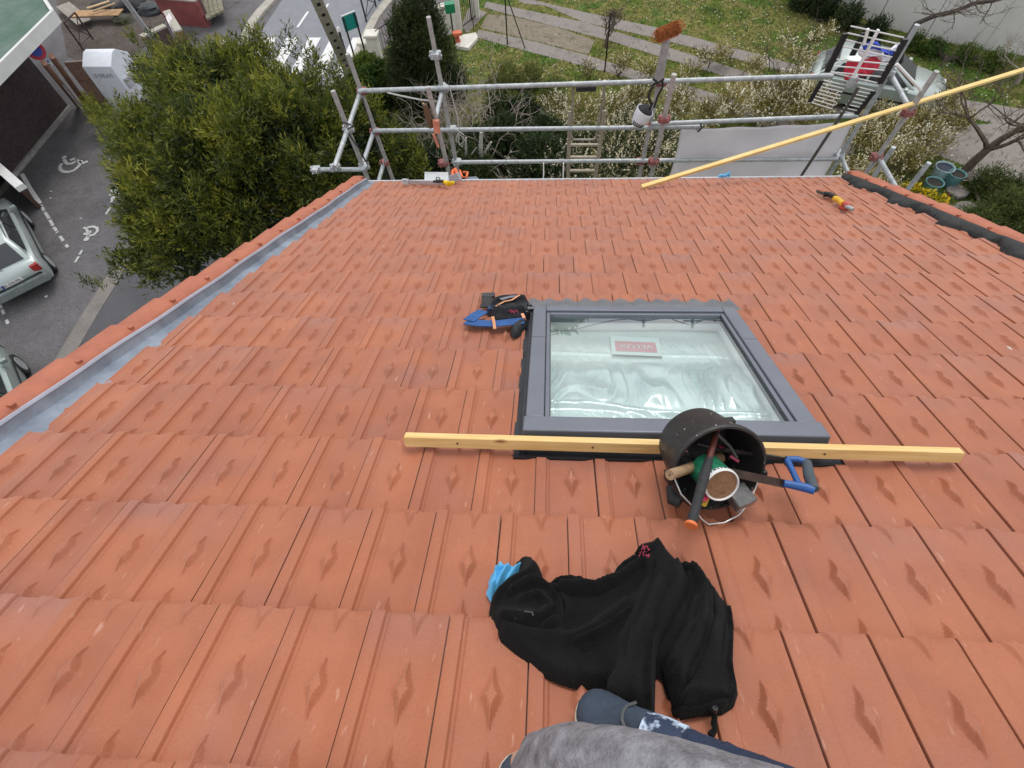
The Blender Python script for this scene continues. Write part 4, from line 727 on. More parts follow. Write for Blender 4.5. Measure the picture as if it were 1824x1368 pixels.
# broom
br = Thing('broom', 'upturned broom with thick orange-brown bristles on a grey pole, above the top rail', 'broom', Y(1170, 140, YA))
mb = MB(); mb.tube([Y(1187, 72, YA - .03), Y(1173, 142, YA - .03)], [.045, .058], 12); br.part('handle', mb, M('grey_sleeve', (.21, .205, .20), .5, 0, .3, 12, .2, 40, col2=(.36, .35, .34)))
mb = MB(); mb.beam(Y(1172, 74, YA - .03), Y(1209, 59, YA - .03), .06, .03); br.part('head', mb, M('salmon_head', (.48, .20, .13), .6), .006)
rg = np.random.default_rng(4); V_, F_ = [], []
b0, b1 = Y(1170, 72, YA - .03), Y(1213, 54, YA - .03); upv = Y(1187, 50, YA - .03) - Y(1191, 66, YA - .03)
mb = MB(); ba, bb = b0 + upv * .45, b1 + upv * .45; mb.tube([ba - (bb - ba) * .04, ba, ba * .8 + bb * .2, ba * .2 + bb * .8, bb, bb + (bb - ba) * .04], [.035, .054, .062, .062, .054, .035], 18); br.part('bristle_core', mb, M('orange_bristle_core', (.30, .10, .03), .9, 0, .4, 40, 1, 150))
for k in range(5200):
    t_ = rg.random(); dv = rg.normal(0, 1, 3); ab_ = nrm(b1 - b0); dv = nrm(dv - ab_ * np.dot(dv, ab_) * (0 if .05 < t_ < .95 else 0) * 1); dv = nrm(dv - ab_ * np.dot(dv, ab_) * (1 if .04 < t_ < .96 else 0)); c = b0 * (1 - t_) + b1 * t_ + upv * .45 + dv * .045; d = dv * rg.uniform(.015, .028) + rg.normal(0, .006, 3); s_ = nrm(rg.normal(0, 1, 3)) * .0022
    i = len(V_); V_ += [c - s_, c + s_, c + d + s_, c + d - s_]; F_.append((i, i + 1, i + 2, i + 3))
npmesh('bristles', V_, F_, M('orange_bristle', (.42, .15, .04), .8, 0, .3, 30), br.o, br.org)
# hand brush in its bracket
hb = Thing('hand_brush', 'brown hand brush stuck upright in a pink plastic bracket on the second upright', 'brush', Y(765, 235, YB))
mb = MB(); a, b = Y(757, 186, YB - .05), Y(768, 226, YB - .05); mb.tube([a, a * .6 + b * .4, b], [.026, .040, .036], 10); hb.part('bristles', mb, M('brown_bristle', (.13, .07, .035), .9, 0, .4, 60, .8, 200))
mb = MB(); mb.tube([Y(754, 184, YB - .03), Y(766, 215, YB - .0), Y(776, 222, YB)], [.012, .016, .014], 8); hb.part('back', mb, M('bamboo_back', (.40, .26, .14), .7))
mb = MB(); mb.beam(Y(776, 214, YB - .07), Y(779, 236, YB - .07), .075, .05, (0, 1, 0)); mb.beam(Y(772, 238, YB - .07), Y(781, 262, YB - .07), .03, .03, (0, 1, 0)); hb.part('bracket', mb, M('salmon_plastic', (.55, .20, .12), .5), .004)
# helmet
he = Thing('safety_helmet', 'white helmet with black vents hanging by its straps from the scaffold', 'helmet', Y(1150, 200, YA - .2))
c = Y(1146, 202, YA - .25); upd = nrm(Y(1141, 212, YA - .25) - Y(1158, 185, YA - .25)); prof = [(.001, .205), (.040, .196), (.072, .168), (.096, .118), (.110, .055), (.114, .0), (.118, -.03), (.116, -.04), (.105, -.035), (.100, 0), (.09, .07), (.05, .12), (.001, .135)]
mb = MB(); mb.lathe(c - upd * .01, upd, prof, 32); he.part('shell', mb, M('gloss_white_shell', (.74, .74, .78), .3, 0, .05, 10, coat=.4))
mb = MB(); a1 = nrm(np.cross(upd, (0, -1, 0))); a2 = np.cross(upd, a1); a2 = a2 if a2[1] < 0 else -a2
for k in range(7):
    t_ = -.9 + .3 * k; rd = math.sin(t_) * a1 + math.cos(t_) * a2
    for hh, rr in ((.118, .097), (.150, .083)): mb.box(c - upd * .01 + upd * hh + rd * (rr + .002), np.cross(rd, upd) * .009, upd * .010, rd * .003)
he.part('vents', mb, BLACK, .002)
mb = MB(); mb.lathe(c - upd * .05, upd, [(.001, -.05), (.06, -.045), (.092, -.01), (.098, .03)], 24); he.part('liner', mb, RUBBER)
for pts in ([(1160, 188), (1155, 170), (1163, 152), (1172, 145)], [(1165, 192), (1172, 170), (1180, 155), (1180, 144)], [(1150, 200), (1157, 195), (1163, 182)], [(1163, 140), (1172, 148), (1183, 140)]):
    mb = MB(); mb.stroke([Y(x, y, YA - .3) for x, y in pts], .028, (0, -1, .2), .004); he.part('strap', mb, RUBBER)
# tv aerial
an = Thing('television_aerial', 'wide grid television aerial with black side bars on a thin mast, above the tarpaulin', 'aerial', Y(1428, 312, 6.45))
YT = 6.45
def Z6(x, y, d=0.): return Y(1424 + x * .16447, 30 + y * .16447, YT + d)
mb = MB(); a, b = Z6(560, 700), Y(1428, 312, YT); q = b + (b - a) * .8; mb.tube([Z6(640, 760), Z6(560, 900), b, q], .020, 10); an.part('mast', mb, M('dark_mast', (.075, .075, .08), .5, .5, .3, 20, .2, 50, col2=(.13, .12, .09)))
AL = M('white_aluminium', (.62, .61, .60), .4, .4, .08, 10)
for l, r in (((555, 100), (1130, 225)), ((520, 175), (1100, 300)), ((485, 245), (1065, 372)), ((450, 315), (1015, 440)), ((385, 460), (970, 510)), ((345, 530), (930, 580)), ((310, 595), (895, 650)), ((330, 600), (860, 720))):
    mb = MB(); mb.tube([Z6(*l), Z6(*r)], .0075, 6); an.part('rod', mb, AL)
for k in range(8):
    t_ = k / 7; mb = MB(); mb.tube([Z6(260 - 140 * t_, 685 + 240 * t_), Z6(505 - 150 * t_, 742 + 255 * t_)], .0065, 6); an.part('rod', mb, AL)
    mb = MB(); mb.tube([Z6(640 - 190 * t_, 762 + 258 * t_), Z6(805 - 195 * t_, 800 + 255 * t_)], .0065, 6); an.part('rod', mb, AL)
for (a, b, r_) in (((500, 180), (300, 595), .030), ((1150, 240), (870, 720), .030), ((245, 690), (110, 920), .022), ((810, 805), (615, 1055), .026)):
    mb = MB(); mb.beam(Z6(*a), Z6(*b), r_ * 2, r_, (0, 1, 0)); an.part('side_bar', mb, BLACK)
mb = MB(); mb.beam(Z6(855, 140, -.05), Z6(580, 655, -.05), .022, .035, (0, 1, 0)); an.part('boom', mb, WHITE)
mb = MB(); mb.beam(Z6(745, 130, -.05), Z6(695, 300, -.05), .022, .03, (0, 1, 0)); an.part('boom', mb, WHITE)
for k in range(7):
    t_ = k / 6; mb = MB(); mb.box(Z6(690 - 110 * t_, 190 + 210 * t_, .02), (.030, 0, 0), (0, .01, 0), (0, 0, .016)); an.part('director', mb, BLACK)
mb = MB(); mb.box(Z6(570, 700, -.04), (.035, 0, .01), (0, .03, 0), (0, 0, .055)); an.part('clamp', mb, GALV, .005)
# tricolour cloth
cl = Thing('flag', 'crumpled red, white and blue flag hung behind the aerial rods', 'flag', Y(1540, 105, YA - .2))
def cloth_v(name, pts, mat, dd):
    P = [np.array(Y(1424 + x * .16447, 30 + y * .16447, YA - .12 + dd)) for x, y in pts]; c = sum(P) / len(P); vs = [c - [0, .05, 0]]; ring = []
    for k_, s_ in ((0, .35), (1, .7), (2, 1.)):
        for i, p_ in enumerate(P): vs.append(c + (p_ - c) * s_ + np.array([0, (.03 * math.sin(i * 2.1 + k_ * 1.3)) - .03 * (1 - s_), 0]))
    n = len(P); fs = [(0, 1 + i, 1 + (i + 1) % n) for i in range(n)] + [(1 + k_ * n + i, 1 + (k_ + 1) * n + i, 1 + (k_ + 1) * n + (i + 1) % n, 1 + k_ * n + (i + 1) % n) for k_ in range(2) for i in range(n)]
    mb = MB(); mb.add(vs, fs, True); o = cl.part(name, mb, mat); s_ = o.modifiers.new('s', 'SOLIDIFY'); s_.thickness = .006
cloth_v('blue_band', [(680, 300), (760, 255), (850, 270), (900, 340), (1060, 350), (1060, 420), (1000, 440), (930, 400), (880, 350), (800, 335), (690, 345)], M('flag_blue', (.03, .06, .42), .7), 0)
cloth_v('white_band', [(640, 345), (800, 325), (880, 340), (930, 410), (1010, 440), (1100, 280), (1140, 260), (1000, 480), (900, 500), (760, 430), (700, 450), (640, 420)], M('flag_white', (.75, .75, .80), .7), .03)
cloth_v('red_band', [(520, 490), (640, 465), (740, 430), (905, 445), (850, 540), (760, 650), (640, 660), (620, 700), (490, 690), (480, 600)], M('flag_red', (.60, .03, .06), .7), .01)
# ============================================================ STREET AND GARDEN (ground level)
def GP(pts, z=0.): return [G(x, y, z) for x, y in pts]
def asphalt(name, c, c2, bump=.3): return M(name, c, .9, 0, .3, 1.3, bump, 160, col2=c2, detail=12)
big = 260; mb = MB(); mb.sheet([(-big, -big, ZG - .004), (big, -big, ZG - .004), (big, big, ZG - .004), (-big, big, ZG - .004)])
def ground_mat(name, cols, scale, scale2, bump=.5):
    dep = .5 if bump > .35 else .22
    m_, t, p = nodemat(name); N = t.nodes.new; L = t.links.new; tc_ = N('ShaderNodeTexCoord')
    n1 = N('ShaderNodeTexNoise'); n1.inputs['Scale'].default_value = scale; n1.inputs['Detail'].default_value = 12; n1.inputs['Roughness'].default_value = .68; L(tc_.outputs['Object'], n1.inputs['Vector'])
    rr = N('ShaderNodeValToRGB'); e = rr.color_ramp.elements; n = len(cols); e[0].position = .32; e[0].color = (*cols[0], 1); e[1].position = .68; e[1].color = (*cols[-1], 1)
    for i in range(1, n - 1): k = e.new(.32 + .36 * i / (n - 1)); k.color = (*cols[i], 1)
    L(n1.outputs['Fac'], rr.inputs['Fac']); n2 = N('ShaderNodeTexNoise'); n2.inputs['Scale'].default_value = scale2; n2.inputs['Detail'].default_value = 8; L(tc_.outputs['Object'], n2.inputs['Vector'])
    mr = N('ShaderNodeMapRange'); mr.inputs['To Min'].default_value = 1 - dep; mr.inputs['To Max'].default_value = 1 + dep; mr.inputs['From Min'].default_value = .3; mr.inputs['From Max'].default_value = .7; L(n2.outputs['Fac'], mr.inputs['Value'])
    vm = N('ShaderNodeVectorMath'); vm.operation = 'SCALE'; L(rr.outputs['Color'], vm.inputs[0]); L(mr.outputs['Result'], vm.inputs['Scale']); L(vm.outputs['Vector'], p.inputs['Base Color']); p.inputs['Roughness'].default_value = .95; p.inputs['Specular IOR Level'].default_value = .2
    b = N('ShaderNodeBump'); b.inputs['Strength'].default_value = bump; b.inputs['Distance'].default_value = .03; L(n2.outputs['Fac'], b.inputs['Height']); L(b.outputs['Normal'], p.inputs['Normal']); return m_
struct('ground', mb, ground_mat('old_asphalt', [(.085, .078, .074), (.145, .138, .142), (.11, .104, .106), (.185, .178, .182)], .45, 26, .1))
LAWN = ground_mat('mottled_lawn', [(.035, .055, .009), (.085, .115, .016), (.16, .14, .045), (.05, .105, .012), (.12, .13, .03)], .5, 9)
def pad(name, pts, mat, lift): mb = MB(); mb.sheet([p + [0, 0, lift] for p in GP(pts)]); return struct(name, mb, mat)
pad('lawn', [(700, 420), (560, 330), (640, 200), (652, 118), (700, 72), (812, 2), (860, -60), (1700, -140), (3200, -100), (3600, 900), (1600, 900)], LAWN, .0)
struct  # road surface, bluish and smoother
pad('road', [(452, 178), (428, 135), (446, 92), (468, 52), (500, 4), (540, -60), (735, -60), (684, 14), (655, 60), (635, 100), (600, 178)], ground_mat('road_asphalt', [(.20, .205, .22), (.25, .255, .27)], 1.2, 60, .15), .004)
pad('road', [(290, 392), (560, 420), (700, 640), (500, 900), (-60, 900), (109, 665), (212, 494)], ground_mat('dark_tarmac', [(.085, .085, .092), (.115, .113, .12)], .8, 70, .15), .006)
pad('pavement', [(600, 178), (635, 100), (655, 60), (684, 14), (735, -60), (860, -60), (812, 2), (700, 72), (652, 118), (640, 200)], ground_mat('pavement_asphalt', [(.13, .115, .115), (.18, .16, .16)], 1.1, 40, .2), .005)
KERB = ground_mat('kerb_stone', [(.34, .31, .26), (.46, .43, .37)], 3, 40, .3)
def kerb(name, pts, wd, ht=.10, label=None):
    mb = MB(); mb.stroke(GP(pts), wd, (0, 0, 1), ht); return struct(name, mb, KERB)
kerb('kerb', [(412, 128), (424, 100), (433, 82), (443, 60), (452, 40), (466, 22), (487, 0), (512, -30)], .40)
kerb('kerb', [(634, 105), (645, 80), (657, 56), (669, 32), (684, 12), (715, -25)], .35, .06)
GUT = ground_mat('gutter_stone', [(.17, .155, .14), (.24, .22, .20)], 3, 40, .3)
def gutterstrip(pts, wd, ht): mb = MB(); mb.stroke(GP(pts), wd, (0, 0, 1), ht); return struct('gutter_strip', mb, GUT)
gutterstrip([(255, 395), (238, 424), (196, 492), (150, 565), (92, 662), (40, 760)], .20, .012)
gutterstrip([(272, 392), (249, 425), (209, 490), (164, 563), (106, 662), (60, 760)], .28, .016)
PAINT = M('road_paint', (.62, .61, .60), .75, 0, .12, 9, col2=(.74, .73, .72))
PAINTW = M('worn_road_paint', (.36, .355, .35), .8, 0, .3, 14, col2=(.60, .59, .58))
def mark(pts, lift=.012, wd=None, mat=PAINT):
    mb = MB()
    if wd: mb.stroke([p + [0, 0, lift] for p in GP(pts)], wd)
    else: mb.sheet([p + [0, 0, lift] for p in GP(pts)])
    return struct('road_marking', mb, mat)
for k in range(5):
    x = 471 + 39.5 * k; mark([(x, 67.5), (x + 22, 67.5), (x - 3, 112), (x - 16, 138), (x - 38, 138), (x - 17, 100)])
mark([(549, 21), (530, 49)], wd=.11); mark([(585, 7), (577, 20)], wd=.09); mark([(600, -20), (570, -50)], wd=.1)
# parking bays: solid line breaking into dashes
mark([(39, 310), (57, 341), (72, 363)], wd=.13)
random.seed(5); pts = [(72, 363), (83, 385), (95, 405), (106, 422)]
for a, b in (((73, 365), (79, 376)), ((80, 378), (88, 390)), ((89, 392), (95, 403)), ((96, 405), (101, 412)), ((101.5, 413), (103, 415)), ((107, 421), (113, 430)), ((118, 436), (122, 441))): mark([a, ((a[0] + b[0]) / 2 + random.uniform(-.7, .7), (a[1] + b[1]) / 2), b], wd=.09, mat=PAINTW)
for a, b in (((204, 351), (198, 361)), ((197, 370), (189, 382)), ((147, 446), (142, 454)), ((141, 457), (134, 468)), ((82, 527), (84, 530)), ((0, 540), (3, 550)), ((4, 552), (8, 560)), ((12, 570), (15, 577))): mark([a, b], wd=.08, mat=PAINTW)
for x, y in ((144, 389), (91, 341), (90, 353)): mark([(x - 2, y), (x + 2, y - .6), (x + 3, y + .5), (x - 1, y + 1)], mat=PAINT)
# wheelchair symbols, brushed by stencil
def zz(pts, x0=0, y0=160, k=.2192): return [(x0 + x * k, y0 + y * k) for x, y in pts]
def symbol(strokes, head, wd):
    mb = MB()
    for s_ in strokes: mb.stroke([p + [0, 0, .012] for p in GP(zz(s_))], wd)
    c = G(*zz([head])[0]) + [0, 0, .0125]; mb.sheet([c + .085 * np.array([math.cos(a), math.sin(a), 0]) for a in np.linspace(0, 2 * math.pi, 14, endpoint=False)])
    struct('wheelchair_marking', mb, PAINTW)
symbol([[(522, 565), (535, 590), (550, 605), (590, 600), (612, 585), (628, 575)], [(572, 575), (612, 560)], [(505, 600), (490, 625), (492, 650), (520, 668), (560, 670), (605, 655), (635, 630), (655, 605), (650, 590), (625, 575)], [(650, 580), (680, 598), (715, 582)]], (524, 550), .115)
symbol([[(885, 808), (925, 800)], [(905, 800), (915, 835), (950, 822)], [(890, 855), (930, 860), (945, 830), (950, 800)], [(915, 850), (920, 880), (940, 855)], [(965, 800), (995, 798), (1003, 820), (985, 842), (970, 838)]], (922, 884), .085)
symbol([[(680, 1122), (705, 1128), (715, 1160), (745, 1150)], [(680, 1170), (720, 1175), (740, 1160)], [(710, 1120), (760, 1112), (793, 1125), (795, 1150), (765, 1180), (735, 1185), (715, 1200)], [(715, 1185), (705, 1210)]], (705, 1215), .085)
# garden paths
PATH = ground_mat('path_concrete', [(.17, .15, .135), (.25, .22, .20), (.21, .19, .17)], 1.6, 30, .3)
GRAV = ground_mat('gravel', [(.13, .11, .08), (.24, .20, .15), (.17, .145, .11)], 2.2, 45, .6)
pad('path', [(900, -30), (940, -2), (1042, 22), (1165, 48), (1350, 97), (1478, 132), (1640, 180), (1700, 195), (1700, 210), (1478, 148), (1345, 114), (1160, 66), (1040, 40), (973, 11), (930, 6), (880, -30)], PATH, .008)
pad('path', [(866, 3), (1042, 40), (1200, 88), (1277, 112), (1420, 158), (1560, 210), (1560, 230), (1420, 176), (1277, 132), (1190, 106), (1083, 72), (905, 26), (862, 14)], PATH, .008)
pad('path', [(853, 53), (955, 75), (1042, 98), (1151, 131), (1290, 172), (1520, 255), (1520, 280), (1280, 196), (1138, 144), (1014, 111), (925, 88), (845, 66)], PATH, .008)
pad('gravel_path', [(868, 26), (905, 28), (990, 48), (1060, 72), (1048, 97), (955, 74), (856, 50)], GRAV, .006)
pad('path', [(835, 14), (868, 22), (832, 60), (822, 46)], PATH, .009)
pad('path', [(1600, 235), (1824, 215), (1980, 260), (1980, 330), (1824, 330), (1730, 300), (1650, 270)], PATH, .008)
pad('path', [(1700, 175), (1824, 195), (1960, 230), (1960, 255), (1824, 232), (1700, 205)], PATH, .009)
# flat stones round the garden pond on the right
random.seed(2)
for k, (x, y, r_) in enumerate(((1703, 345, .34), (1735, 318, .36), (1690, 385, .5), (1720, 372, .3))):
    mb = MB(); c = G(x, y, 0); P = [c + np.array([math.cos(a) * r_ * random.uniform(.75, 1.1), math.sin(a) * r_ * random.uniform(.6, .9), .0]) for a in np.linspace(0, 2 * math.pi, 10, endpoint=False)]; mb.sheet(P, .12)
    single('stepping_stone', ('flat grey stone beside the yellow flowers', 'flat grey stone farther from the house near the pots', 'largest flat stone nearest the roof edge on the right', 'small stone between the larger flat stones')[k], 'stone', mb, PATH, G(x, y, 0), 'flat stones in the garden on the right', .03)
# ------------------------------------------------------------ long white boundary wall, top right
WALLM = M('white_stucco', (.52, .50, .46), .9, 0, .12, .7, .2, 30, col2=(.62, .60, .57))
mb = MB(); P = [G(x, y, 0) for x, y in ((1380, -28), (1502, 14), (1565, 44), (1650, 68), (1752, 88), (1830, 100), (2300, 150))]
for a, b in zip(P[:-1], P[1:]): mb.beam(a + [0, .12, 1.5], b + [0, .12, 1.5], .24, 3.)
gw = Thing('boundary_wall', 'long tall white rendered wall at the far right behind the garden', 'wall', P[2]); gw.part('masonry', mb, WALLM)
mb = MB()
for a, b in zip(P[:-1], P[1:]): mb.beam(a + [0, .12, 3.03], b + [0, .12, 3.03], .34, .06)
gw.part('coping', mb, CONC)
# ------------------------------------------------------------ building at upper left: dark brick wall, pale fascia, green roof
def lay_brick(name, c1, c2, mor, sx=1.):
    m_, t, p = nodemat(name); N = t.nodes.new; L = t.links.new; tc_ = N('ShaderNodeTexCoord'); b = N('ShaderNodeTexBrick'); b.inputs['Color1'].default_value = (*c1, 1); b.inputs['Color2'].default_value = (*c2, 1); b.inputs['Mortar'].default_value = (*mor, 1)
    b.inputs['Scale'].default_value = 4.2; b.inputs['Mortar Size'].default_value = .012; mp_ = N('ShaderNodeMapping'); mp_.inputs['Rotation'].default_value = (math.pi / 2, 0, 0)
    sp = N('ShaderNodeSeparateXYZ'); cb = N('ShaderNodeCombineXYZ'); ad = N('ShaderNodeMath'); ad.operation = 'ADD'; L(tc_.outputs['Object'], sp.inputs[0]); L(sp.outputs[0], ad.inputs[0]); L(sp.outputs[1], ad.inputs[1]); L(ad.outputs[0], cb.inputs[0]); L(sp.outputs[2], cb.inputs[1]); L(cb.outputs[0], b.inputs['Vector'])
    L(b.outputs['Color'], p.inputs['Base Color']); p.inputs['Roughness'].default_value = .85; bm = N('ShaderNodeBump'); bm.inputs['Strength'].default_value = .5; bm.inputs['Distance'].default_value = .01; L(b.outputs['Fac'], bm.inputs['Height']); bm.invert = True; L(bm.outputs['Normal'], p.inputs['Normal']); return m_
BRK = lay_brick('dark_brick', (.045, .032, .032), (.075, .05, .048), (.03, .027, .026))
w0, w1 = G(125, 193, 0), G(28, 311, 0); dw = nrm(w1 - w0); nw = nrm(np.cross(dw, (0, 0, 1))); nw = nw if np.dot(nw, CW - w0) > 0 else -nw
HR = 2.9
bl = Thing('garage_building', 'low dark brick building with a green flat roof and broad white fascia, top left', 'building', w0)
mb = MB(); a = w0 - nw * .15; b = w0 + dw * 9 - nw * .15; mb.beam(a + [0, 0, HR / 2], b + [0, 0, HR / 2], .3, HR); c = a - nw * 7; mb.beam(a + [0, 0, HR / 2] - nw * .152 + dw * .15, c + [0, 0, HR / 2] + dw * .15, .3, HR); bl.part('wall', mb, BRK)
mb = MB(); mb.beam(w0 + nw * .05 + [0, 0, .06], w0 + dw * 9 + nw * .05 + [0, 0, .06], .12, .12); bl.part('plinth', mb, CONC)
f0 = G(107, 39, HR); f1 = G(0, 149, HR); df = nrm(f1 - f0); f2 = G(73, -12, HR); dg_ = nrm(f2 - f0)
mb = MB(); mb.beam(f0 + [0, 0, .16], f0 + df * 12 + [0, 0, .16], .10, .34); mb.beam(f0 + [0, 0, .16], f0 + dg_ * 8 + [0, 0, .16], .10, .34); bl.part('fascia', mb, M('white_fascia', (.60, .60, .57), .6, 0, .08, 3))
nf = nrm(np.cross(df, (0, 0, 1))); nf = nf if np.dot(nf, dg_) > 0 else -nf
mb = MB(); q = f0 + df * .05 + dg_ * .05; mb.sheet([q + [0, 0, .22], q + df * 11.9 + [0, 0, .22], q + df * 11.9 + dg_ * 7.9 + [0, 0, .22], q + dg_ * 7.9 + [0, 0, .22]], .03)
bl.part('roof', mb, M('green_felt', (.035, .10, .06), .8, 0, .4, 1.2, .2, 20, col2=(.13, .17, .15)))
mb = MB(); mb.sheet([f0 + [0, 0, -.02], f0 + df * 12 + [0, 0, -.02], f0 + df * 12 + dg_ * 8 + [0, 0, -.02], f0 + dg_ * 8 + [0, 0, -.02]], .03); bl.part('soffit', mb, WHITE)
# porch slab of the same street side
pc = Thing('porch', 'white porch slab with a brown door below it, at the left edge', 'porch', G(22, 335, 0))
zp = 1.6; e0, e1, e2 = G(41, 326, zp), G(-40, 255, zp), G(20, 336, zp)
mb = MB(); dd = nrm(e1 - e0); nn = nrm(np.cross(dd, (0, 0, 1))); nn = nn if np.dot(nn, w1 - w0) > 0 else -nn
mb.beam(e0 + nn * .12 - [0, 0, .08], e1 + nn * .12 + dd * 1.5 - [0, 0, .08], .24, .16); pc.part('slab', mb, WHITE, .01)
mb = MB(); mb.beam(e0 + nn * .12 + dd * 1.6 + [0, 0, -.88], e1 + nn * .12 + dd * 2.5 + [0, 0, -.88], .12, 1.4); pc.part('door', mb, M('brown_door', (.09, .045, .03), .6))
mb = MB(); mb.tube([G(0, 345, 0) + [0, 0, .0], G(0, 345, 0) + [0, 0, .9]], .12, 10); pc.part('post', mb, M('tan_post', (.40, .34, .25), .7))
# timber posts and slatted panel by the container
TIM = M('brown_timber', (.20, .10, .065), .7, 0, .3, 6, .2, 30, col2=(.33, .19, .13))
def upright(base, h): return [base, base + [0, 0, h]]
b1_, b2_ = G(140, 190, 0), G(150, 183, 0)
for b_, top, lb_ in ((G(141, 190, 0), (78, 112), 'redder of two leaning timber posts, nearer the dark brick wall'), (G(152, 184, 0), (92, 100), 'browner of two leaning timber posts, nearer the white container')):
    d = ray(*top); t_ = (ZG + 2.5 - CW[2]) / d[2]; mb = MB(); mb.tube([b_, CW + d * t_], .085, 12); single('timber_post', lb_, 'post', mb, TIM, b_, 'timber posts by the dark wall')
sl = Thing('slatted_fence', 'slatted wooden fence panel with pale top rail behind the white container', 'fence', G(150, 165, 0))
fa, fb_ = G(115, 112, 1.5), G(160, 108, 1.5); fa0, fb0 = fa.copy(), fb_.copy(); fa0[2] = fb0[2] = ZG
for k in range(14):
    t_ = k / 13; q = fa0 * (1 - t_) + fb0 * t_; mb = MB(); mb.beam(q + [0, 0, .05], q + [0, 0, 1.48], .05, .02, (0, 1, 0)); sl.part('slat', mb, TIM)
mb = MB(); mb.beam(fa, fb_, .05, .05); sl.part('top_rail', mb, M('pale_rail', (.42, .33, .27), .7)); mb = MB(); q = [0, 0, .9]; mb.beam(fa0 + q, fb0 + q, .04, .05); sl.part('mid_rail', mb, TIM)
# textile container
ct0 = G(216, 214, 0); ca = nrm(G(262, 214, 0) - ct0); cb_ = np.cross((0, 0, 1), ca); cw_, cd_, ch_ = 1.02, 1.10, 2.05
ct = Thing('clothes_container', 'tall white steel clothes collection container with a sloping top', 'container', ct0)
def CT(a, b, h): return ct0 + ca * a + cb_ * b + np.array([0, 0, h])
mb = MB(); F_ = [(0, 0), (ch_ - .20, 0), (ch_ + .04, .42), (ch_ + .04, .62), (ch_ - .30, cd_), (0, cd_)]
vs = [CT(0, b, h) for h, b in F_] + [CT(cw_, b, h) for h, b in F_]; n = len(F_); mb.add(vs, [tuple(range(n)), tuple(range(n, 2 * n))[::-1]] + [(i, (i + 1) % n, n + (i + 1) % n, n + i) for i in range(n)])
ct.part('body', mb, M('container_white', (.66, .68, .73), .5, 0, .07, 3, .03, 20), .012)
mb = MB(); mb.stroke([CT(.12, -.002, 1.30), CT(.60, -.002, 1.62)], .008, cb_ * -1); mb.stroke([CT(.02, -.003, .55), CT(1.0, -.003, 1.05)], .008, cb_ * -1); ct.part('seam', mb, M('seam_grey', (.25, .26, .28), .6))
mb = MB(); mb.box(CT(cw_ + .02, .45, 1.22), ca * .05, cb_ * .32, (0, 0, .16)); ct.part('chute', mb, M('chute_grey', (.36, .36, .38), .5), .01)
tm = text_mb('LE RELAIS', CT(.52, -.006, 1.56), ca, (0, 0, 1), .17); ct.part('lettering', tm, M('grey_lettering', (.12, .13, .16), .6))
# no parking sign
ns = Thing('no_parking_sign', 'round red and blue no parking sign half hidden under the white fascia', 'sign', G(118, 175, 0))
c = G(63, 90, 2.5); face = nrm(CW - c) * [1, 1, 0]; face = nrm(face + [0, 0, .35])
mb = MB(); mb.lathe(c, face, [(.001, 0), (.26, 0), (.26, .01), (.001, .01)], 32); ns.part('red_disc', mb, M('sign_red', (.50, .02, .05), .4))
mb = MB(); mb.lathe(c, face, [(.001, .011), (.165, .011), (.165, .014), (.001, .014)], 32); ns.part('blue_disc', mb, M('sign_blue', (.03, .07, .40), .4))
mb = MB(); sx = nrm(np.cross((0, 0, 1), face)); sy = np.cross(face, sx); mb.stroke([c + (sx * -.7 + sy * .7) * .17 + face * .016, c + (sx * .7 - sy * .7) * .17 + face * .016], .045, face); ns.part('bar', mb, ns.o.children[0].data.materials[0])
c2_ = c - sy * .40; mb = MB(); mb.box(c2_ + sx * .02, sx * .13, sy * .10, face * .006); ns.part('plate', mb, WHITE); mb = MB()
for k in (-1, 0, 1): mb.box(c2_ + face * .008 + sx * .02 - sy * .035 + sx * .06 * k, sx * .016, sy * .035, face * .002)
ns.part('plate_lettering', mb, BLACK); mb = MB(); mb.box(c2_ + face * .008 + sx * .02 + sy * .055, sx * .11, sy * .03, face * .002); ns.part('plate_symbol', mb, M('sign_blue2', (.05, .13, .45), .5))
mb = MB(); q = c - face * .04; mb.tube([q + [0, 0, .2], [q[0], q[1], ZG]], .03, 8); ns.part('post', mb, GALV)
# pale lamp mast
mb = MB(); b_ = G(290, 92, 0); d = ray(222, 0); mb.tube([b_, CW + d * ((ZG + 3.6 - CW[2]) / d[2]), CW + ray(190, -60) * ((ZG + 6 - CW[2]) / ray(190, -60)[2])], [.075, .07, .06], 12)
single('lamp_post', 'slender white lamp mast rising out of the tree near the red brick walls', 'lamp post', mb, M('mast_white', (.55, .56, .56), .5, .2), b_)
# concrete pole with slots
cp = Thing('utility_pole', 'tapering concrete utility pole with a row of holes, by the pedestrian crossing', 'pole', G(622, 128, 0))
b_ = G(622, 128, 0); d = ray(566, 4); tp = CW + d * ((ZG + 4.6 - CW[2]) / d[2]); up_ = tp - b_; tp2 = b_ + up_ * 1.5
POLEM = M('pole_concrete', (.64, .58, .50), .85, 0, .2, 6, .3, 50); HOLE = M('hole_dark', (.03, .03, .03), .9)
xs = nrm(np.cross(up_, CW - b_)); zs = nrm(np.cross(xs, nrm(up_))); zs = zs if np.dot(zs, CW - b_) > 0 else -zs
mb = MB(); mb.add([b_ + s1 * xs * .20 + s2 * zs * .15 for s1, s2 in ((-1, -1), (1, -1), (1, 1), (-1, 1))] + [tp2 + s1 * xs * .11 + s2 * zs * .09 for s1, s2 in ((-1, -1), (1, -1), (1, 1), (-1, 1))], [(0, 1, 5, 4), (1, 2, 6, 5), (2, 3, 7, 6), (3, 0, 4, 7), (4, 5, 6, 7)]); cp.part('shaft', mb, POLEM, .01)
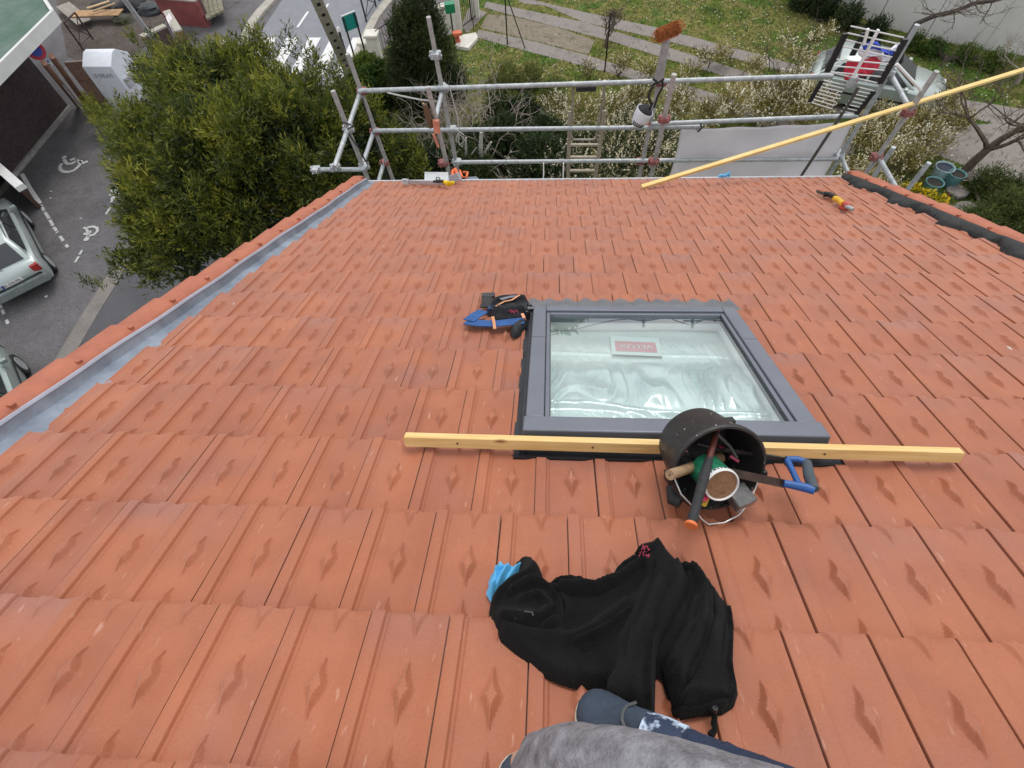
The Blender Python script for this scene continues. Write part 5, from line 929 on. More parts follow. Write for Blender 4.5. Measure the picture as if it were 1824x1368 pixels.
for k in range(12):
    t_ = .16 + .075 * k; c = b_ + up_ * 1.5 * t_ * .9 + zs * (.152 - .06 * t_ * .9); mb = MB(); mb.box(c, xs * .048, nrm(up_) * .11, zs * .003); cp.part('hole', mb, HOLE, .02)
# bollards and green sign
def bollard(x, y, h, lb_, lean=None):
    b_ = G(x, y, 0); t = Thing('bollard', lb_, 'bollard', b_, 'white topped street bollards'); mb = MB(); mb.tube([b_, b_ + [0, 0, h * .88]], .045, 10); t.part('post', mb, BLACK); mb = MB(); mb.tube([b_ + [0, 0, h * .88], b_ + [0, 0, h * .97], b_ + [0, 0, h]], [.055, .06, .03], 10); t.part('cap', mb, WHITE)
bollard(621, 112, 1.25, 'black bollard with white cap standing right of the slotted concrete pole')
gs = Thing('street_sign', 'blank teal green rectangular sign on two dark posts by the kerb', 'sign', G(640, 108, 0))
q = [G(641, 110, 0), G(652, 92, 0)]; GS = M('teal_sign', (.01, .24, .21), .45, 0, .08, 3)
tl, tr_, br2, bl2 = (612, 34), (632, 24), (636, 44), (616, 53); zt_ = 2.3
cpos = G(624, 39, zt_); sx = nrm(G(636, 34, zt_) - G(612, 44, zt_)) ; mb = MB(); mb.box(cpos, sx * .26, (0, 0, .22), np.cross(sx, (0, 0, 1)) * .015); gs.part('panel', mb, GS, .01)
mb = MB(); mb.box(cpos + [0, 0, .235], sx * .25, (0, 0, .014), np.cross(sx, (0, 0, 1)) * .02); gs.part('top_edge', mb, WHITE)
for s1 in (-.22, .2): mb = MB(); q = cpos + sx * s1 + np.cross(sx, (0, 0, 1)) * .03; mb.tube([q + [0, 0, .2], [q[0], q[1], ZG]], .032, 8); gs.part('post', mb, STEELD)
# crowd barrier
def barrier(x0, y0, x1, y1, lb_, mat=BLACK, h=1.0):
    a, b = G(x0, y0, 0), G(x1, y1, 0); t = Thing('street_barrier', lb_, 'barrier', a, 'street barriers with a cross brace'); z = np.array([0, 0, h])
    for q in (a, b): mb = MB(); mb.tube([q, q + z], .035, 8); t.part('post', mb, mat)
    mb = MB(); mb.tube([a + z, b + z], .03, 8); t.part('rail', mb, mat)
    mb = MB(); mb.tube([a + z * .15, b + z * .9], .018, 6); t.part('brace', mb, mat); mb = MB(); mb.tube([a + z * .9, b + z * .15], .018, 6); t.part('brace', mb, mat); mb = MB(); mb.tube([a + z * .15, b + z * .15], .018, 6); t.part('lower_rail', mb, mat)
barrier(653, 39, 670, 12, 'black cross-braced street barrier at the kerb, top centre')
barrier(676, 2, 700, -32, 'second black cross-braced barrier beyond the first, cut by the frame')
BRN = M('rusty_brown', (.07, .04, .035), .7, .2)
barrier(148, 88, 166, 70, 'rusty brown cross-braced barrier between white fascia and container', BRN)
# stone gate pillars, railings, letter box
STN = M('pale_stone', (.56, .53, .46), .85, 0, .25, 5, .3, 30, col2=(.70, .67, .60))
def pillar(x, y, w_, h, lb_, cap=True, name='gate_pillar'):
    b_ = G(x, y, 0); t = Thing(name, lb_, 'pillar', b_, 'pale stone garden pillars'); mb = MB(); mb.box(b_ + [0, 0, h / 2], (w_ / 2, 0, 0), (0, w_ / 2, 0), (0, 0, h / 2)); t.part('shaft', mb, STN, .015)
    if cap: mb = MB(); mb.box(b_ + [0, 0, h + .05], (w_ / 2 + .06, 0, 0), (0, w_ / 2 + .06, 0), (0, 0, .05)); t.part('capstone', mb, STN, .02)
pillar(673, 106, .40, .85, 'pale stone pillar with broad cap nearest the teal sign'); pillar(656, 104, .36, .55, 'lower stone pillar touching the broad capped one'); pillar(646, 112, .32, .35, 'lowest stone block beside the teal sign posts', False)
pillar(818, 56, .26, 1.5, 'narrow pale gate pillar right of the green letter box', False); pillar(848, 30, .30, 1.5, 'pale gate pillar farthest right at the garden entrance', False)
mb = MB(); a, b = G(782, 62, 0), G(812, 56, 0); mb.beam(a + [0, 0, .5], b + [0, 0, .5], .3, 1.0); single('garden_wall', 'short stained pale wall under the green letter box', 'wall', mb, STN, a)
lbx = Thing('letter_box', 'bright green letter box on top of the short pale wall', 'letter box', G(800, 52, 1.0)); c = G(801, 13, 1.25); mb = MB(); mb.box(c, (.17, .04, 0), (-.04, .14, 0), (0, 0, .15)); lbx.part('case', mb, M('post_green', (.01, .20, .09), .45, 0, .1, 4), .012); mb = MB(); mb.box(c + [0, -.142, .05], (.10, .025, 0), (0, .004, 0), (0, 0, .012)); lbx.part('slot', mb, BLACK)
mb = MB(); q = c - [0, 0, .15]; mb.tube([q, [q[0], q[1], ZG]], .03, 8); lbx.part('stand', mb, STEELD)
def railing(x0, y0, x1, y1, n_, h, lb_, name='iron_railing'):
    a, b = G(x0, y0, 0), G(x1, y1, 0); t = Thing(name, lb_, 'railing', a, 'black iron garden railings'); z = np.array([0, 0, h])
    for zz_ in (.08, 1.): mb = MB(); mb.tube([a + z * zz_, b + z * zz_], .022, 6); t.part('rail', mb, BLACK)
    for k in range(n_): q = a + (b - a) * (k + .5) / n_; mb = MB(); mb.tube([q + z * .05, q + z], .010 if k % 6 else .03, 5); t.part('bar', mb, BLACK)
railing(680, 104, 730, 66, 12, .95, 'black iron railing running from the stone pillar to the dark conifer')
railing(748, 58, 782, 34, 12, 1.1, 'black iron railing between the dark conifer and the letter box wall')
railing(820, 56, 848, 34, 9, 1.5, 'black iron gate with thin bars between the two narrow pillars', 'garden_gate')
mb = MB(); mb.sheet(GP([(815, 70), (848, 64), (852, 72), (835, 92), (812, 88)]), .14); single('concrete_slab', 'small raised pale concrete slab carrying the orange ornament', 'slab', mb, STN, G(830, 78, 0), None, .02)
oo = Thing('fire_hydrant', 'small orange capped ornament standing on the pale slab', 'ornament', G(816, 74, .14)); c = G(816, 74, .14); OR2 = M('faded_orange', (.62, .14, .06), .6)
mb = MB(); mb.lathe(c, (0, 0, 1), [(.10, 0), (.10, .05), (.075, .07), (.07, .22), (.10, .24)], 14); oo.part('base', mb, M('brick_red', (.42, .09, .05), .7)); mb = MB(); mb.box(c + [0, 0, .29], (.15, .05, 0), (-.05, .12, 0), (0, 0, .055)); oo.part('cap', mb, OR2, .01)
mb = MB(); b_ = G(845, 62, 0); mb.tube([b_, b_ + [0, 0, .6]], .018, 6); mb.lathe(b_ + [0, 0, .6], (0, 0, 1), [(.001, -.03), (.03, 0), (.001, .03)], 10); single('garden_stake', 'thin dark stake with a pale knob beside the orange ornament', 'stake', mb, STEELD, b_)
# clothes line posts
for (x0, y0, h, dx, lb_) in ((904, 82, 2.6, 0, 'tall thin black clothes line post, left of its slanting brace'), (1077, 128, 1.9, 0, 'thin black post standing below the small bare tree')):
    b_ = G(x0, y0, 0); mb = MB(); mb.tube([b_, b_ + [0, 0, h]], .028, 6); single('line_post', lb_, 'post', mb, BLACK, b_)
mb = MB(); b_ = G(935, 86, 0); mb.tube([b_, G(904, 82, 0) + [0, 0, 1.9]], .022, 6); single('post_brace', 'slanting black brace propping the tall clothes line post', 'post', mb, BLACK, b_)
# red brick enclosure with info panel, stone wall beyond
RB = M('red_painted_wall', (.26, .075, .07), .8, 0, .25, 2, .2, 20); BRD = M('brown_wall_face', (.13, .085, .08), .85, 0, .3, 2, .2, 20)
def wallseg(x0, y0, x1, y1, h, th, mat, lb_, top=None, g=None):
    a, b = G(x0, y0, 0), G(x1, y1, 0); t = Thing('low_wall', lb_, 'wall', a, g); mb = MB(); mb.beam(a + [0, 0, h / 2], b + [0, 0, h / 2], th, h); t.part('masonry', mb, mat); mb = MB(); mb.beam(a + [0, 0, h + .03], b + [0, 0, h + .03], th + .06, .06); t.part('coping', mb, top or KERB); return t
wallseg(374, 47, 302, 40, .95, .25, RB, 'red painted low wall at the top, left of the pale stone steps'); wallseg(374, 46, 345, -30, .95, .25, BRD, 'low wall with pale coping running up out of the frame beside the grey bench')
wallseg(342, 98, 320, 62, .85, .22, RB, 'red painted wall end showing through the top of the big tree'); wallseg(318, 88, 278, 108, .85, .22, BRD, 'brown low wall behind the tree below the white notice board')
nb = Thing('notice_board', 'white notice board leaning on the low brown wall', 'board', G(318, 66, .3)); P = [G(296, 33, .95), G(302, 24, .95), G(317, 52, .75), G(310, 61, .7)]; mb = MB(); mb.sheet(P, .03); nb.part('panel', mb, M('board_white', (.62, .57, .57), .6))
mb = MB()
for k in range(7): t_ = (k + 1) / 9; a = P[0] * (1 - t_) + P[3] * t_; b = P[1] * (1 - t_) + P[2] * t_; mb.stroke([a * .8 + b * .2 + [0, 0, .035], a * .25 + b * .75 + [0, 0, .035]], .010)
nb.part('notice_print', mb, M('notice_grey', (.22, .2, .2), .8))
for k in range(4):
    a, b = G(362 + 8 * k, -20, .4), G(372 + 7.6 * k, 33 - 4 * k, .4); mb = MB(); mb.beam(a, b, .20, .08); single('grey_plank', ('slat of grey planks nearest the low wall', 'second grey plank from the low wall', 'third grey plank from the low wall', 'grey plank farthest from the low wall')[k], 'plank', mb, M('grey_planks', (.20, .185, .13), .9, 0, .3, 8, .3), None, 'grey planks stacked at the top edge')
# clutter in the yard behind the container
random.seed(9)
for k, (x0, y0, x1, y1, w_, c_, lb_) in enumerate(((155, 15, 195, 2, .14, (.50, .36, .20), 'pale plank lying on top of the yard clutter'), (165, 20, 205, 6, .10, (.42, .30, .17), 'narrow plank beside the palest one in the yard'), (130, 25, 215, 22, .55, (.40, .24, .12), 'orange-brown board propped in the yard at top left'), (112, 8, 150, 40, .6, (.26, .235, .20), 'grey-green board under the orange-brown one'))):
    mb = MB(); z_ = .55 if k < 2 else .4 - .1 * k * .5; mb.beam(G(x0, y0, z_), G(x1, y1, z_), w_, .04); single('yard_board', lb_, 'board', mb, M('yard_wood_%d' % k, c_, .85, 0, .25, 5), None, None, .005)
for k, (x, y, s_, lb_) in enumerate(((180, 8, .45, 'dark heap of wrapped material at the top of the yard'), (232, 5, .5, 'black bagged heap next to the lamp mast'), (265, 12, .45, 'dark grey crate right of the lamp mast'), (215, 30, .35, 'mossy heap left of the lamp mast'))):
    c = G(x, y, .2); mb = MB(); n = 12; vs = []
    for i in range(7):
        for j in range(n): a = 2 * math.pi * j / n; r_ = s_ * math.cos(math.pi / 2 * i / 6.2) * random.uniform(.8, 1.15); vs.append(c + np.array([math.cos(a) * r_ * 1.4, math.sin(a) * r_, -.2 + s_ * .8 * math.sin(math.pi / 2 * i / 6)]))
    mb.add(vs, [(i * n + j, i * n + (j + 1) % n, (i + 1) * n + (j + 1) % n, (i + 1) * n + j) for i in range(6) for j in range(n)] + [tuple(range(6 * n, 7 * n))], False); single('junk_heap', lb_, 'heap', mb, M('heap_%d' % k, ((.03, .028, .03), (.025, .025, .028), (.05, .055, .06), (.045, .045, .025))[k], .8, 0, .5, 6, .4), c)
mb = MB(); P = [G(x, y, .0) for x, y in ((100, 0), (250, -40), (300, 30), (270, 75), (190, 130), (120, 100))]; mb.sheet([p + [0, 0, .004] for p in P]); struct('yard', mb, ground_mat('yard_dirt', [(.07, .055, .045), (.12, .10, .09)], 1.2, 20))
# white paint splashes on pavement
mb = MB()
for cx, cy, rx, ry in ((396, 76, 7, 3.6), (388, 83, 8, 3.6), (391, 74, 4, 3)): mb.sheet([G(cx + rx * math.cos(a) * (1 + .2 * math.sin(3 * a)), cy + ry * math.sin(a) - .35 * rx * math.cos(a), .012 + cx * .00001) for a in np.linspace(0, 2 * math.pi, 18, endpoint=False)])
struct('paint_splash', mb, PAINT)
mb = MB()
for cx, cy, rx, ry in ((380, 97, 4, 3), (357, 131, 6, 7), (374, 103, 2, 2)): mb.sheet([G(cx + rx * math.cos(a) * (1 + .2 * math.sin(3 * a)), cy + ry * math.sin(a), .012) for a in np.linspace(0, 2 * math.pi, 14, endpoint=False)])
struct('paint_splash', mb, PAINT)
# ------------------------------------------------------------ cars
def car(lb_, col, c, head, plate=None, Lc=4.0, grp=None, estate=False):
    f = nrm(np.array(head) * [1, 1, 0]); l = np.array([-f[1], f[0], 0]); c = np.array(c, float)
    def P(x, y, z): return c + f * x + l * y + np.array([0, 0, z])
    t = Thing('parked_car', lb_, 'car', c, grp); PNT = M('car_paint_%d' % len(bpy.data.materials), col, .32, .35, .05, 2, coat=.6)
    xs = [-2.0, -1.97, -1.85, -1.5, -.9, 0, .8, 1.25, 1.7, 1.93, 2.0]; wd = [.66, .76, .82, .84, .85, .855, .85, .84, .80, .70, .55]; bl_ = [.62, .84, .92, .95, .95, .94, .93, .88, .80, .68, .55]; lo = [.42, .30, .24, .22, .2, .2, .2, .22, .24, .30, .40]
    mb = MB(); vs = []
    for x, w_, b_, o_ in zip(xs, wd, bl_, lo):
        for y, z in ((-.55 * w_, o_), (-w_ * .96, o_ + .02), (-w_, o_ + .22), (-w_, (b_ + o_) / 2 + .05), (-w_ * .97, b_ - .05), (-w_ * .88, b_), (0, b_ + .025), (w_ * .88, b_), (w_ * .97, b_ - .05), (w_, (b_ + o_) / 2 + .05), (w_, o_ + .22), (w_ * .96, o_ + .02), (.55 * w_, o_)): vs.append(P(x * Lc / 4, y, z))
    n = 13; K = len(xs); mb.add(vs, [(i * n + j, i * n + (j + 1) % n, (i + 1) * n + (j + 1) % n, (i + 1) * n + j) for i in range(K - 1) for j in range(n)] + [tuple(range(n)), tuple(range((K - 1) * n, K * n))], True); t.part('body', mb, PNT)
    # glasshouse
    rb_ = -1.78 if not estate else -1.85; rt = -1.32; ft = .20; fb2 = .98; zb_, zr = .92, 1.40
    S_ = [(rb_, .70, zb_), (rt, .60, zr - .03), ((rt + ft) / 2, .61, zr + .02), (ft, .58, zr - .02), (fb2, .68, zb_)]; mb = MB(); vs = []
    base = [(x, .74 if i in (1, 2, 3) else .70, .93) for i, (x, _, _) in enumerate(S_)]
    for (x, w_, z), (bx, bw, bz) in zip(S_, base):
        for y, zz_ in ((-bw, bz - .03), (-w_ - .02, z - .05 if z > 1 else z), (-w_ + .06, z), (0, z + (.02 if z > 1 else .01)), (w_ - .06, z), (w_ + .02, z - .05 if z > 1 else z), (bw, bz - .03)): vs.append(P(x * Lc / 4, y, zz_))
    mb.add(vs, [(i * 7 + j, i * 7 + j + 1, (i + 1) * 7 + j + 1, (i + 1) * 7 + j) for i in range(4) for j in range(6)], True); t.part('roof_shell', mb, PNT)
    GLS = M('car_glass', (.012, .016, .020), .12, 0, .2, 3, coat=.5)
    def quad(name, q, mat, off): mb = MB(); q = [np.array(a) for a in q]; nn_ = nrm(np.cross(q[1] - q[0], q[3] - q[0])); cc = sum(q) / 4; nn_ = nn_ if np.dot(nn_, cc - P(-.4, 0, .8)) > 0 else -nn_; mb.sheet([a + nn_ * off for a in q], .006, nn_); return t.part(name, mb, mat)
    k = Lc / 4
    quad('rear_window', [P((rb_ + .05) * k, -.60, zb_ + .05), P((rb_ + .05) * k, .60, zb_ + .05), P((rt - .05) * k, .53, zr - .06), P((rt - .05) * k, -.53, zr - .06)], GLS, .006)
    quad('windscreen', [P((fb2 - .06) * k, -.60, zb_ + .05), P((fb2 - .06) * k, .60, zb_ + .05), P((ft + .05) * k, .52, zr - .05), P((ft + .05) * k, -.52, zr - .05)], GLS, .010)
    for s_ in (-1, 1):
        quad('side_window', [P(-.35 * k, s_ * .742, .965), P(.80 * k, s_ * .735, .965), P(.26 * k, s_ * .625, zr - .085), P(-.35 * k, s_ * .635, zr - .07)], GLS, .008)
        quad('side_window', [P(-1.45 * k, s_ * .735, .975), P(-.43 * k, s_ * .742, .965), P(-.43 * k, s_ * .635, zr - .07), P(-1.22 * k, s_ * .63, zr - .085)], GLS, .008)
        mb = MB(); mb.box(P(-1.93 * k, s_ * .67, .76), f * .06, l * .10, (0, 0, .11)); t.part('tail_light', mb, M('tail_red', (.35, .02, .015), .25, coat=.5), .02)
        mb = MB(); mb.box(P(1.86 * k, s_ * .58, .64), f * .07, l * .14, (0, 0, .07)); t.part('headlight', mb, M('lamp_glass', (.5, .5, .5), .15, coat=.5), .02)
        mb = MB(); mb.box(P(.72 * k, s_ * .90, .98), f * .05, l * .08, (0, 0, .055)); t.part('wing_mirror', mb, PNT, .02)
        for xw in (-1.22, 1.25):
            w_ = t.part('wheel', MB().lathe(P(xw * k, s_ * .67, .30), l * s_, [(.001, 0), (.27, 0), (.30, .03), (.305, .12), (.28, .20), (.20, .205)], 24), RUBBER)
            MB().lathe(P(xw * k, s_ * .67, .30), l * s_, [(.20, .195), (.19, .21), (.08, .19), (.001, .20)], 24).build('hubcap', GALV, w_, t.org)
        mb = MB(); mb.beam(P(-1.4 * k, s_ * .865, .58), P(1.1 * k, s_ * .868, .58), .02, .05); t.part('side_moulding', mb, RUBBER)
        mb = MB(); mb.beam(P(-1.25 * k, s_ * .615, zr + .005), P(.12 * k, s_ * .60, zr + .0), .015, .012); t.part('roof_gutter', mb, RUBBER)
    mb = MB(); mb.box(P(-1.98 * k, 0, .44), f * .06, l * .74, (0, 0, .13)); t.part('bumper', mb, M('bumper_grey_%d' % len(bpy.data.materials), tuple(.5 * q for q in col), .6), .04)
    mb = MB(); mb.box(P(2.0 * k, 0, .42), f * .05, l * .70, (0, 0, .12)); t.part('bumper', mb, RUBBER, .04)
    pl_ = P(-1.99 * k, 0, .70); mb = MB(); mb.box(pl_ - f * .02, f * .006, l * .26, (0, 0, .055)); po_ = t.part('number_plate', mb, WHITE)
    if plate:
        text_mb(plate, pl_ - f * .029, l * -1, (0, 0, 1), .10).build('plate_lettering', BLACK, po_, t.org)
        mb = MB(); mb.box(pl_ - f * .028 + l * .235, f * .001, l * .02, (0, 0, .053)); mb.build('plate_band', M('plate_blue', (.02, .06, .4), .5), po_, t.org)
    mb = MB(); a = P((rb_ + .0) * k, -.05, zb_ + .02); mb.tube([a, P((rb_ + .18) * k, .32, zb_ + .17)], .010, 6); t.part('rear_wiper', mb, BLACK)
    return t
rw, fw = G(101, 476, .05), G(62, 402, .05); hd = nrm(fw - rw); lf = np.array([-hd[1], hd[0], 0])
cc = rw + hd * 1.22 + lf * .87; cc[2] = ZG
car('silver-green hatchback parked at the left, its tail and right side showing', (.40, .45, .44), cc, hd, 'BL 676 ML', grp=None)
q = G(24, 620, .3); c2 = q + lf * .75 + hd * -1.9 * -1 * -1; c2 = q - hd * 1.9 + lf * .85; c2[2] = ZG
car('pale green-grey car of which only one rounded corner shows at the left edge', (.30, .36, .34), c2, hd)
ga, gb = G(1455, 130, .7), G(1672, 175, .6); hd2 = nrm((gb - ga) * [1, 1, 0]); lf2 = np.array([-hd2[1], hd2[0], 0]); cg = (ga + gb) / 2; cg[2] = ZG
car('pale grey-green hatchback in the garden seen behind the aerial', (.42, .47, .44), cg + lf2 * .25, hd2, grp=None)
print('garden car len', np.linalg.norm(gb - ga), 'fascia par', np.dot(df, dw), 'wall h', HR)
# teal pots and bucket
def pot(x, y, r_, h, m_, inner, lb_):
    c = G(x, y, 0); t = Thing('garden_pot', lb_, 'pot', c, 'teal garden pots behind the verge'); mb = MB(); mb.lathe(c, (0, 0, 1), [(.001, 0), (r_ * .75, 0), (r_, h), (r_ * .92, h), (r_ * .85, h - .03)], 24); t.part('shell', mb, m_); mb = MB(); mb.lathe(c, (0, 0, 1), [(.001, h - .05), (r_ * .86, h - .05)], 24); t.part('filling', mb, inner); return t
TEAL = M('teal_glaze', (.10, .25, .25), .4, 0, .2, 6, coat=.3)
pot(1668, 318, .26, .40, M('pale_teal', (.36, .52, .55), .4, coat=.3), M('dark_blue_inner', (.02, .03, .06), .6), 'pale blue-white round pot with a dark ring opening'); pot(1690, 330, .22, .40, TEAL, M('soil_dark', (.03, .025, .02), .9), 'teal pot right of the pale one, in the shade'); pot(1652, 342, .24, .35, TEAL, M('soil_dark2', (.03, .025, .02), .9), 'teal pot just above the yellow flowers')
for k, (a, b) in enumerate((((1712, 322), (1737, 322)), ((1733, 325), (1745, 362)), ((1743, 363), (1758, 372)))):
    mb = MB(); mb.beam(G(*a, .15), G(*b, .15), .05, .04); single('garden_stick', ('short stick lying across the flat stones', 'longest stick lying toward the roof edge', 'broken stick end beside the longest stick')[k], 'stick', mb, WOODG, None, 'sticks on the right garden bed')
# ============================================================ TREES, SHRUBS AND OTHER PLANTS
def sprigs(centres, radii, n, length, leaf, per=9, up=.6, shell=.55, droop=0., seed=1, tonef=None, density_pow=.5, spread=.5):
    r = np.random.default_rng(seed); centres = np.array(centres); radii = np.array(radii, float)
    if radii.ndim == 1: radii = radii[:, None] * np.ones(3)
    vol = radii.prod(1) ** .8; idx = r.choice(len(centres), n, p=vol / vol.sum())
    d = r.normal(0, 1, (n, 3)); d /= np.linalg.norm(d, axis=1)[:, None]; rad = shell + (1 - shell) * r.random(n) ** density_pow
    rad *= 1 + .10 * np.sin(d[:, 0] * 5 + idx) * np.cos(d[:, 1] * 6 + 2 * idx)
    base = centres[idx] + d * rad[:, None] * radii[idx]
    ax = d * (1 - up) + np.array([0, 0, up]) + r.normal(0, .35, (n, 3)); ax /= np.linalg.norm(ax, axis=1)[:, None]
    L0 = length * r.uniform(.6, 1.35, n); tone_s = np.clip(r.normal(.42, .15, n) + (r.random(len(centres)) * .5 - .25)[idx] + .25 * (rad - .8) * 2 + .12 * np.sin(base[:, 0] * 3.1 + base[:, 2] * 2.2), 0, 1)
    V, T = [], []
    for k in range(per):
        t = (k + .5) / per; side = r.normal(0, 1, (n, 3)); side -= ax * (side * ax).sum(1)[:, None]; side /= np.linalg.norm(side, axis=1)[:, None]
        p0 = base + ax * (L0 * (t - .5))[:, None]; ld = ax * (1 - spread) + side * spread * (1.3 - t * .6) - np.array([0, 0, droop * t]); ld /= np.linalg.norm(ld, axis=1)[:, None]
        wv = np.cross(ld, r.normal(0, 1, (n, 3))); wv /= np.linalg.norm(wv, axis=1)[:, None] + 1e-9; ll = leaf[0] * r.uniform(.7, 1.3, n)[:, None]; ww = leaf[1] * .5
        V.append(np.stack([p0, p0 + ld * ll * .45 + wv * ww, p0 + ld * ll, p0 + ld * ll * .45 - wv * ww], 1)); T.append(np.clip(tone_s + r.normal(0, .10, n) + .18 * t, 0, 1))
    V = np.concatenate(V).reshape(-1, 3); F = np.arange(len(V)).reshape(-1, 4); return V, F, np.concatenate(T)
def crown(parent, name, mat, org, **kw):
    V, F, T = sprigs(**kw); return npmesh(name, V, F, mat, parent, org, {'tone': T})
def branch_lines(p, d, L0, r0, depth, rnd, bend=.25, kids=3, up=.15, out=None, shrink=.68):
    out = [] if out is None else out; p = np.array(p, float); d = nrm(d); pts = [p]; n = 5
    for i in range(n): d = nrm(d + np.array([rnd.gauss(0, bend), rnd.gauss(0, bend), rnd.gauss(0, bend) + up * .3])); p = p + d * L0 / n; pts.append(p)
    out.append((pts, [r0 * (1 - .55 * i / n) for i in range(n + 1)]))
    if depth > 0:
        for k in range(kids):
            i = rnd.randint(2, n); q = pts[i]; dd = nrm(d + np.array([rnd.gauss(0, .7), rnd.gauss(0, .7), rnd.gauss(0, .45) + up])); branch_lines(q, dd, L0 * shrink * rnd.uniform(.7, 1.2), r0 * .5, depth - 1, rnd, bend, kids, up, out, shrink)
    return out
def limbs(lines, n=5):
    mb = MB()
    for pts, rr in lines: mb.tube(pts, rr, n if rr[0] > .01 else 3, cap=False)
    return mb
BARK = M('dark_bark', (.055, .042, .035), .9, 0, .4, 12, .6, 60); BARKG = M('grey_twigs', (.24, .20, .16), .9, 0, .35, 12, .3, 60, col2=(.38, .33, .27)); BARKB = M('brown_bark', (.10, .075, .055), .9, 0, .4, 12, .5, 60)
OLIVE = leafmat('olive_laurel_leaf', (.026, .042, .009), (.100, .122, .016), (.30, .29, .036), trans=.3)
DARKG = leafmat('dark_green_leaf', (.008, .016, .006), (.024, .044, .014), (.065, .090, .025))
MIDG = leafmat('mid_green_leaf', (.015, .035, .006), (.060, .105, .018), (.17, .22, .035))
# big evergreen left of the roof
base = G(470, 330, 0); rnd = random.Random(3)
bt = Thing('evergreen_tree', 'huge bushy olive-green evergreen filling the space between the street and the roof', 'tree', base)
LOB = [(258, 128, 4.4, .26), (290, 150, 4.6, .42), (288, 215, 4.4, .50), (345, 178, 4.9, .80), (425, 180, 5.0, .85), (505, 195, 4.9, .75), (570, 215, 4.7, .7), (630, 235, 4.5, .65), (668, 268, 4.2, .5), (700, 292, 3.6, .5),
       (320, 265, 4.6, .9), (405, 270, 5.0, 1.0), (500, 280, 5.0, 1.0), (590, 285, 4.5, .8), (228, 240, 3.7, .32), (240, 285, 3.7, .42), (245, 330, 3.9, .45), (300, 350, 4.3, .75), (370, 355, 4.5, .95), (455, 345, 4.6, 1.0), (545, 335, 4.3, .8), (620, 315, 3.8, .65),
       (275, 410, 3.9, .50), (335, 425, 4.1, .65), (405, 415, 4.1, .65), (232, 462, 3.4, .26), (285, 470, 3.6, .38), (335, 470, 3.6, .38), (268, 498, 3.3, .18)]
cen = [G(x, y, h) for x, y, h, r_ in LOB]; rad = [r_ for *_, r_ in LOB]
rr2 = np.random.default_rng(40); sc_, sr_ = [], []
for c, r_ in zip(cen, rad):
    for k in range(int(5 + 14 * r_)):
        d = rr2.normal(0, 1, 3); d /= np.linalg.norm(d); d[2] = abs(d[2]) * .9 + .05 * d[2]; q = c + d * r_ * rr2.uniform(.75, 1.08); sc_.append(q); s0 = r_ * rr2.uniform(.14, .30) + .05; sr_.append((s0, s0, s0 * rr2.uniform(1.0, 1.8)))
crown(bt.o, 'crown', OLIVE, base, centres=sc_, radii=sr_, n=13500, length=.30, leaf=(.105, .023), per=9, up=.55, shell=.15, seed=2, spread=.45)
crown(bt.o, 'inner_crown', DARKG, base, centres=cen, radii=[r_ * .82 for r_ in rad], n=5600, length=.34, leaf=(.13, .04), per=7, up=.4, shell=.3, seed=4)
tips = [(232, 60, 4.3, .12), (345, 88, 4.9, .16), (383, 92, 5.2, .15), (350, 75, 5.0, .08), (456, 72, 5.5, .20), (482, 92, 5.3, .18), (512, 62, 5.5, .10), (517, 88, 5.3, .16), (395, 112, 5.2, .2), (428, 98, 5.3, .2), (440, 118, 5.3, .24), (463, 105, 5.3, .2), (552, 108, 5.1, .18), (570, 122, 5.0, .22), (600, 138, 4.8, .22), (155, 503, 3.2, .10), (172, 500, 3.2, .10), (205, 488, 3.3, .14), (300, 130, 4.9, .3), (275, 75, 4.2, .18), (238, 70, 4.2, .12), (175, 205, 2.0, .25), (190, 225, 2.3, .25), (168, 190, 1.8, .15), (196, 262, 3.5, .18), (200, 300, 3.5, .18), (640, 200, 4.7, .2), (720, 265, 4.0, .25), (735, 285, 3.8, .22), (748, 300, 3.6, .2), (715, 300, 3.8, .25), (690, 245, 4.2, .22), (735, 265, 3.8, .18), (690, 310, 3.9, .25)]
crown(bt.o, 'crown_tips', OLIVE, base, centres=[G(x, y, h) for x, y, h, r_ in tips], radii=[(r_, r_, r_ * 1.7) for *_, r_ in tips], n=950, length=.30, leaf=(.11, .024), per=9, up=.8, shell=.1, seed=8)
ln = [([base, base + [0, .1, 1.5], base + [.1, 0, 3.2]], [.16, .13, .08])]
for c in cen[::1]:
    q = base + [0, 0, 1.2 + rnd.random() * 1.2]; ln.append(([q, (q + c) / 2 + [rnd.gauss(0, .15), rnd.gauss(0, .15), -.1], np.array(c)], [.06, .035, .012]))
bt.part('trunk', limbs(ln, 7), BARK)
def shrub(name, label, cat, mat, lobes, n, length, leaf, per=8, up=.5, seed=1, group=None, shell=.35, bark=BARK, inner=None, partname='crown', spread=.5):
    b = G(lobes[0][0], lobes[0][1], 0) if len(lobes[0]) == 4 else lobes[0]; cen = [G(x, y, h) for x, y, h, r_ in lobes]; cm = np.mean(cen, 0); b = np.array([cm[0], cm[1], ZG]); t = Thing(name, label, cat, b, group)
    crown(t.o, partname, mat, b, centres=cen, radii=[r_ for *_, r_ in lobes], n=n, length=length, leaf=leaf, per=per, up=up, shell=shell, seed=seed, spread=spread)
    if inner: crown(t.o, 'inner_crown', inner, b, centres=cen, radii=[r_ * .75 for *_, r_ in lobes], n=n // 3, length=length, leaf=(leaf[0] * 1.2, leaf[1] * 1.6), per=6, up=up, shell=.1, seed=seed + 9)
    rnd = random.Random(seed); ln = []
    for c in cen: q = b + [rnd.gauss(0, .08), rnd.gauss(0, .08), 0]; ln.append(([q, (q + c) / 2 + [rnd.gauss(0, .1), rnd.gauss(0, .1), .1], np.array(c)], [.05, .03, .01]))
    t.part('trunk', limbs(ln, 5), bark); return t
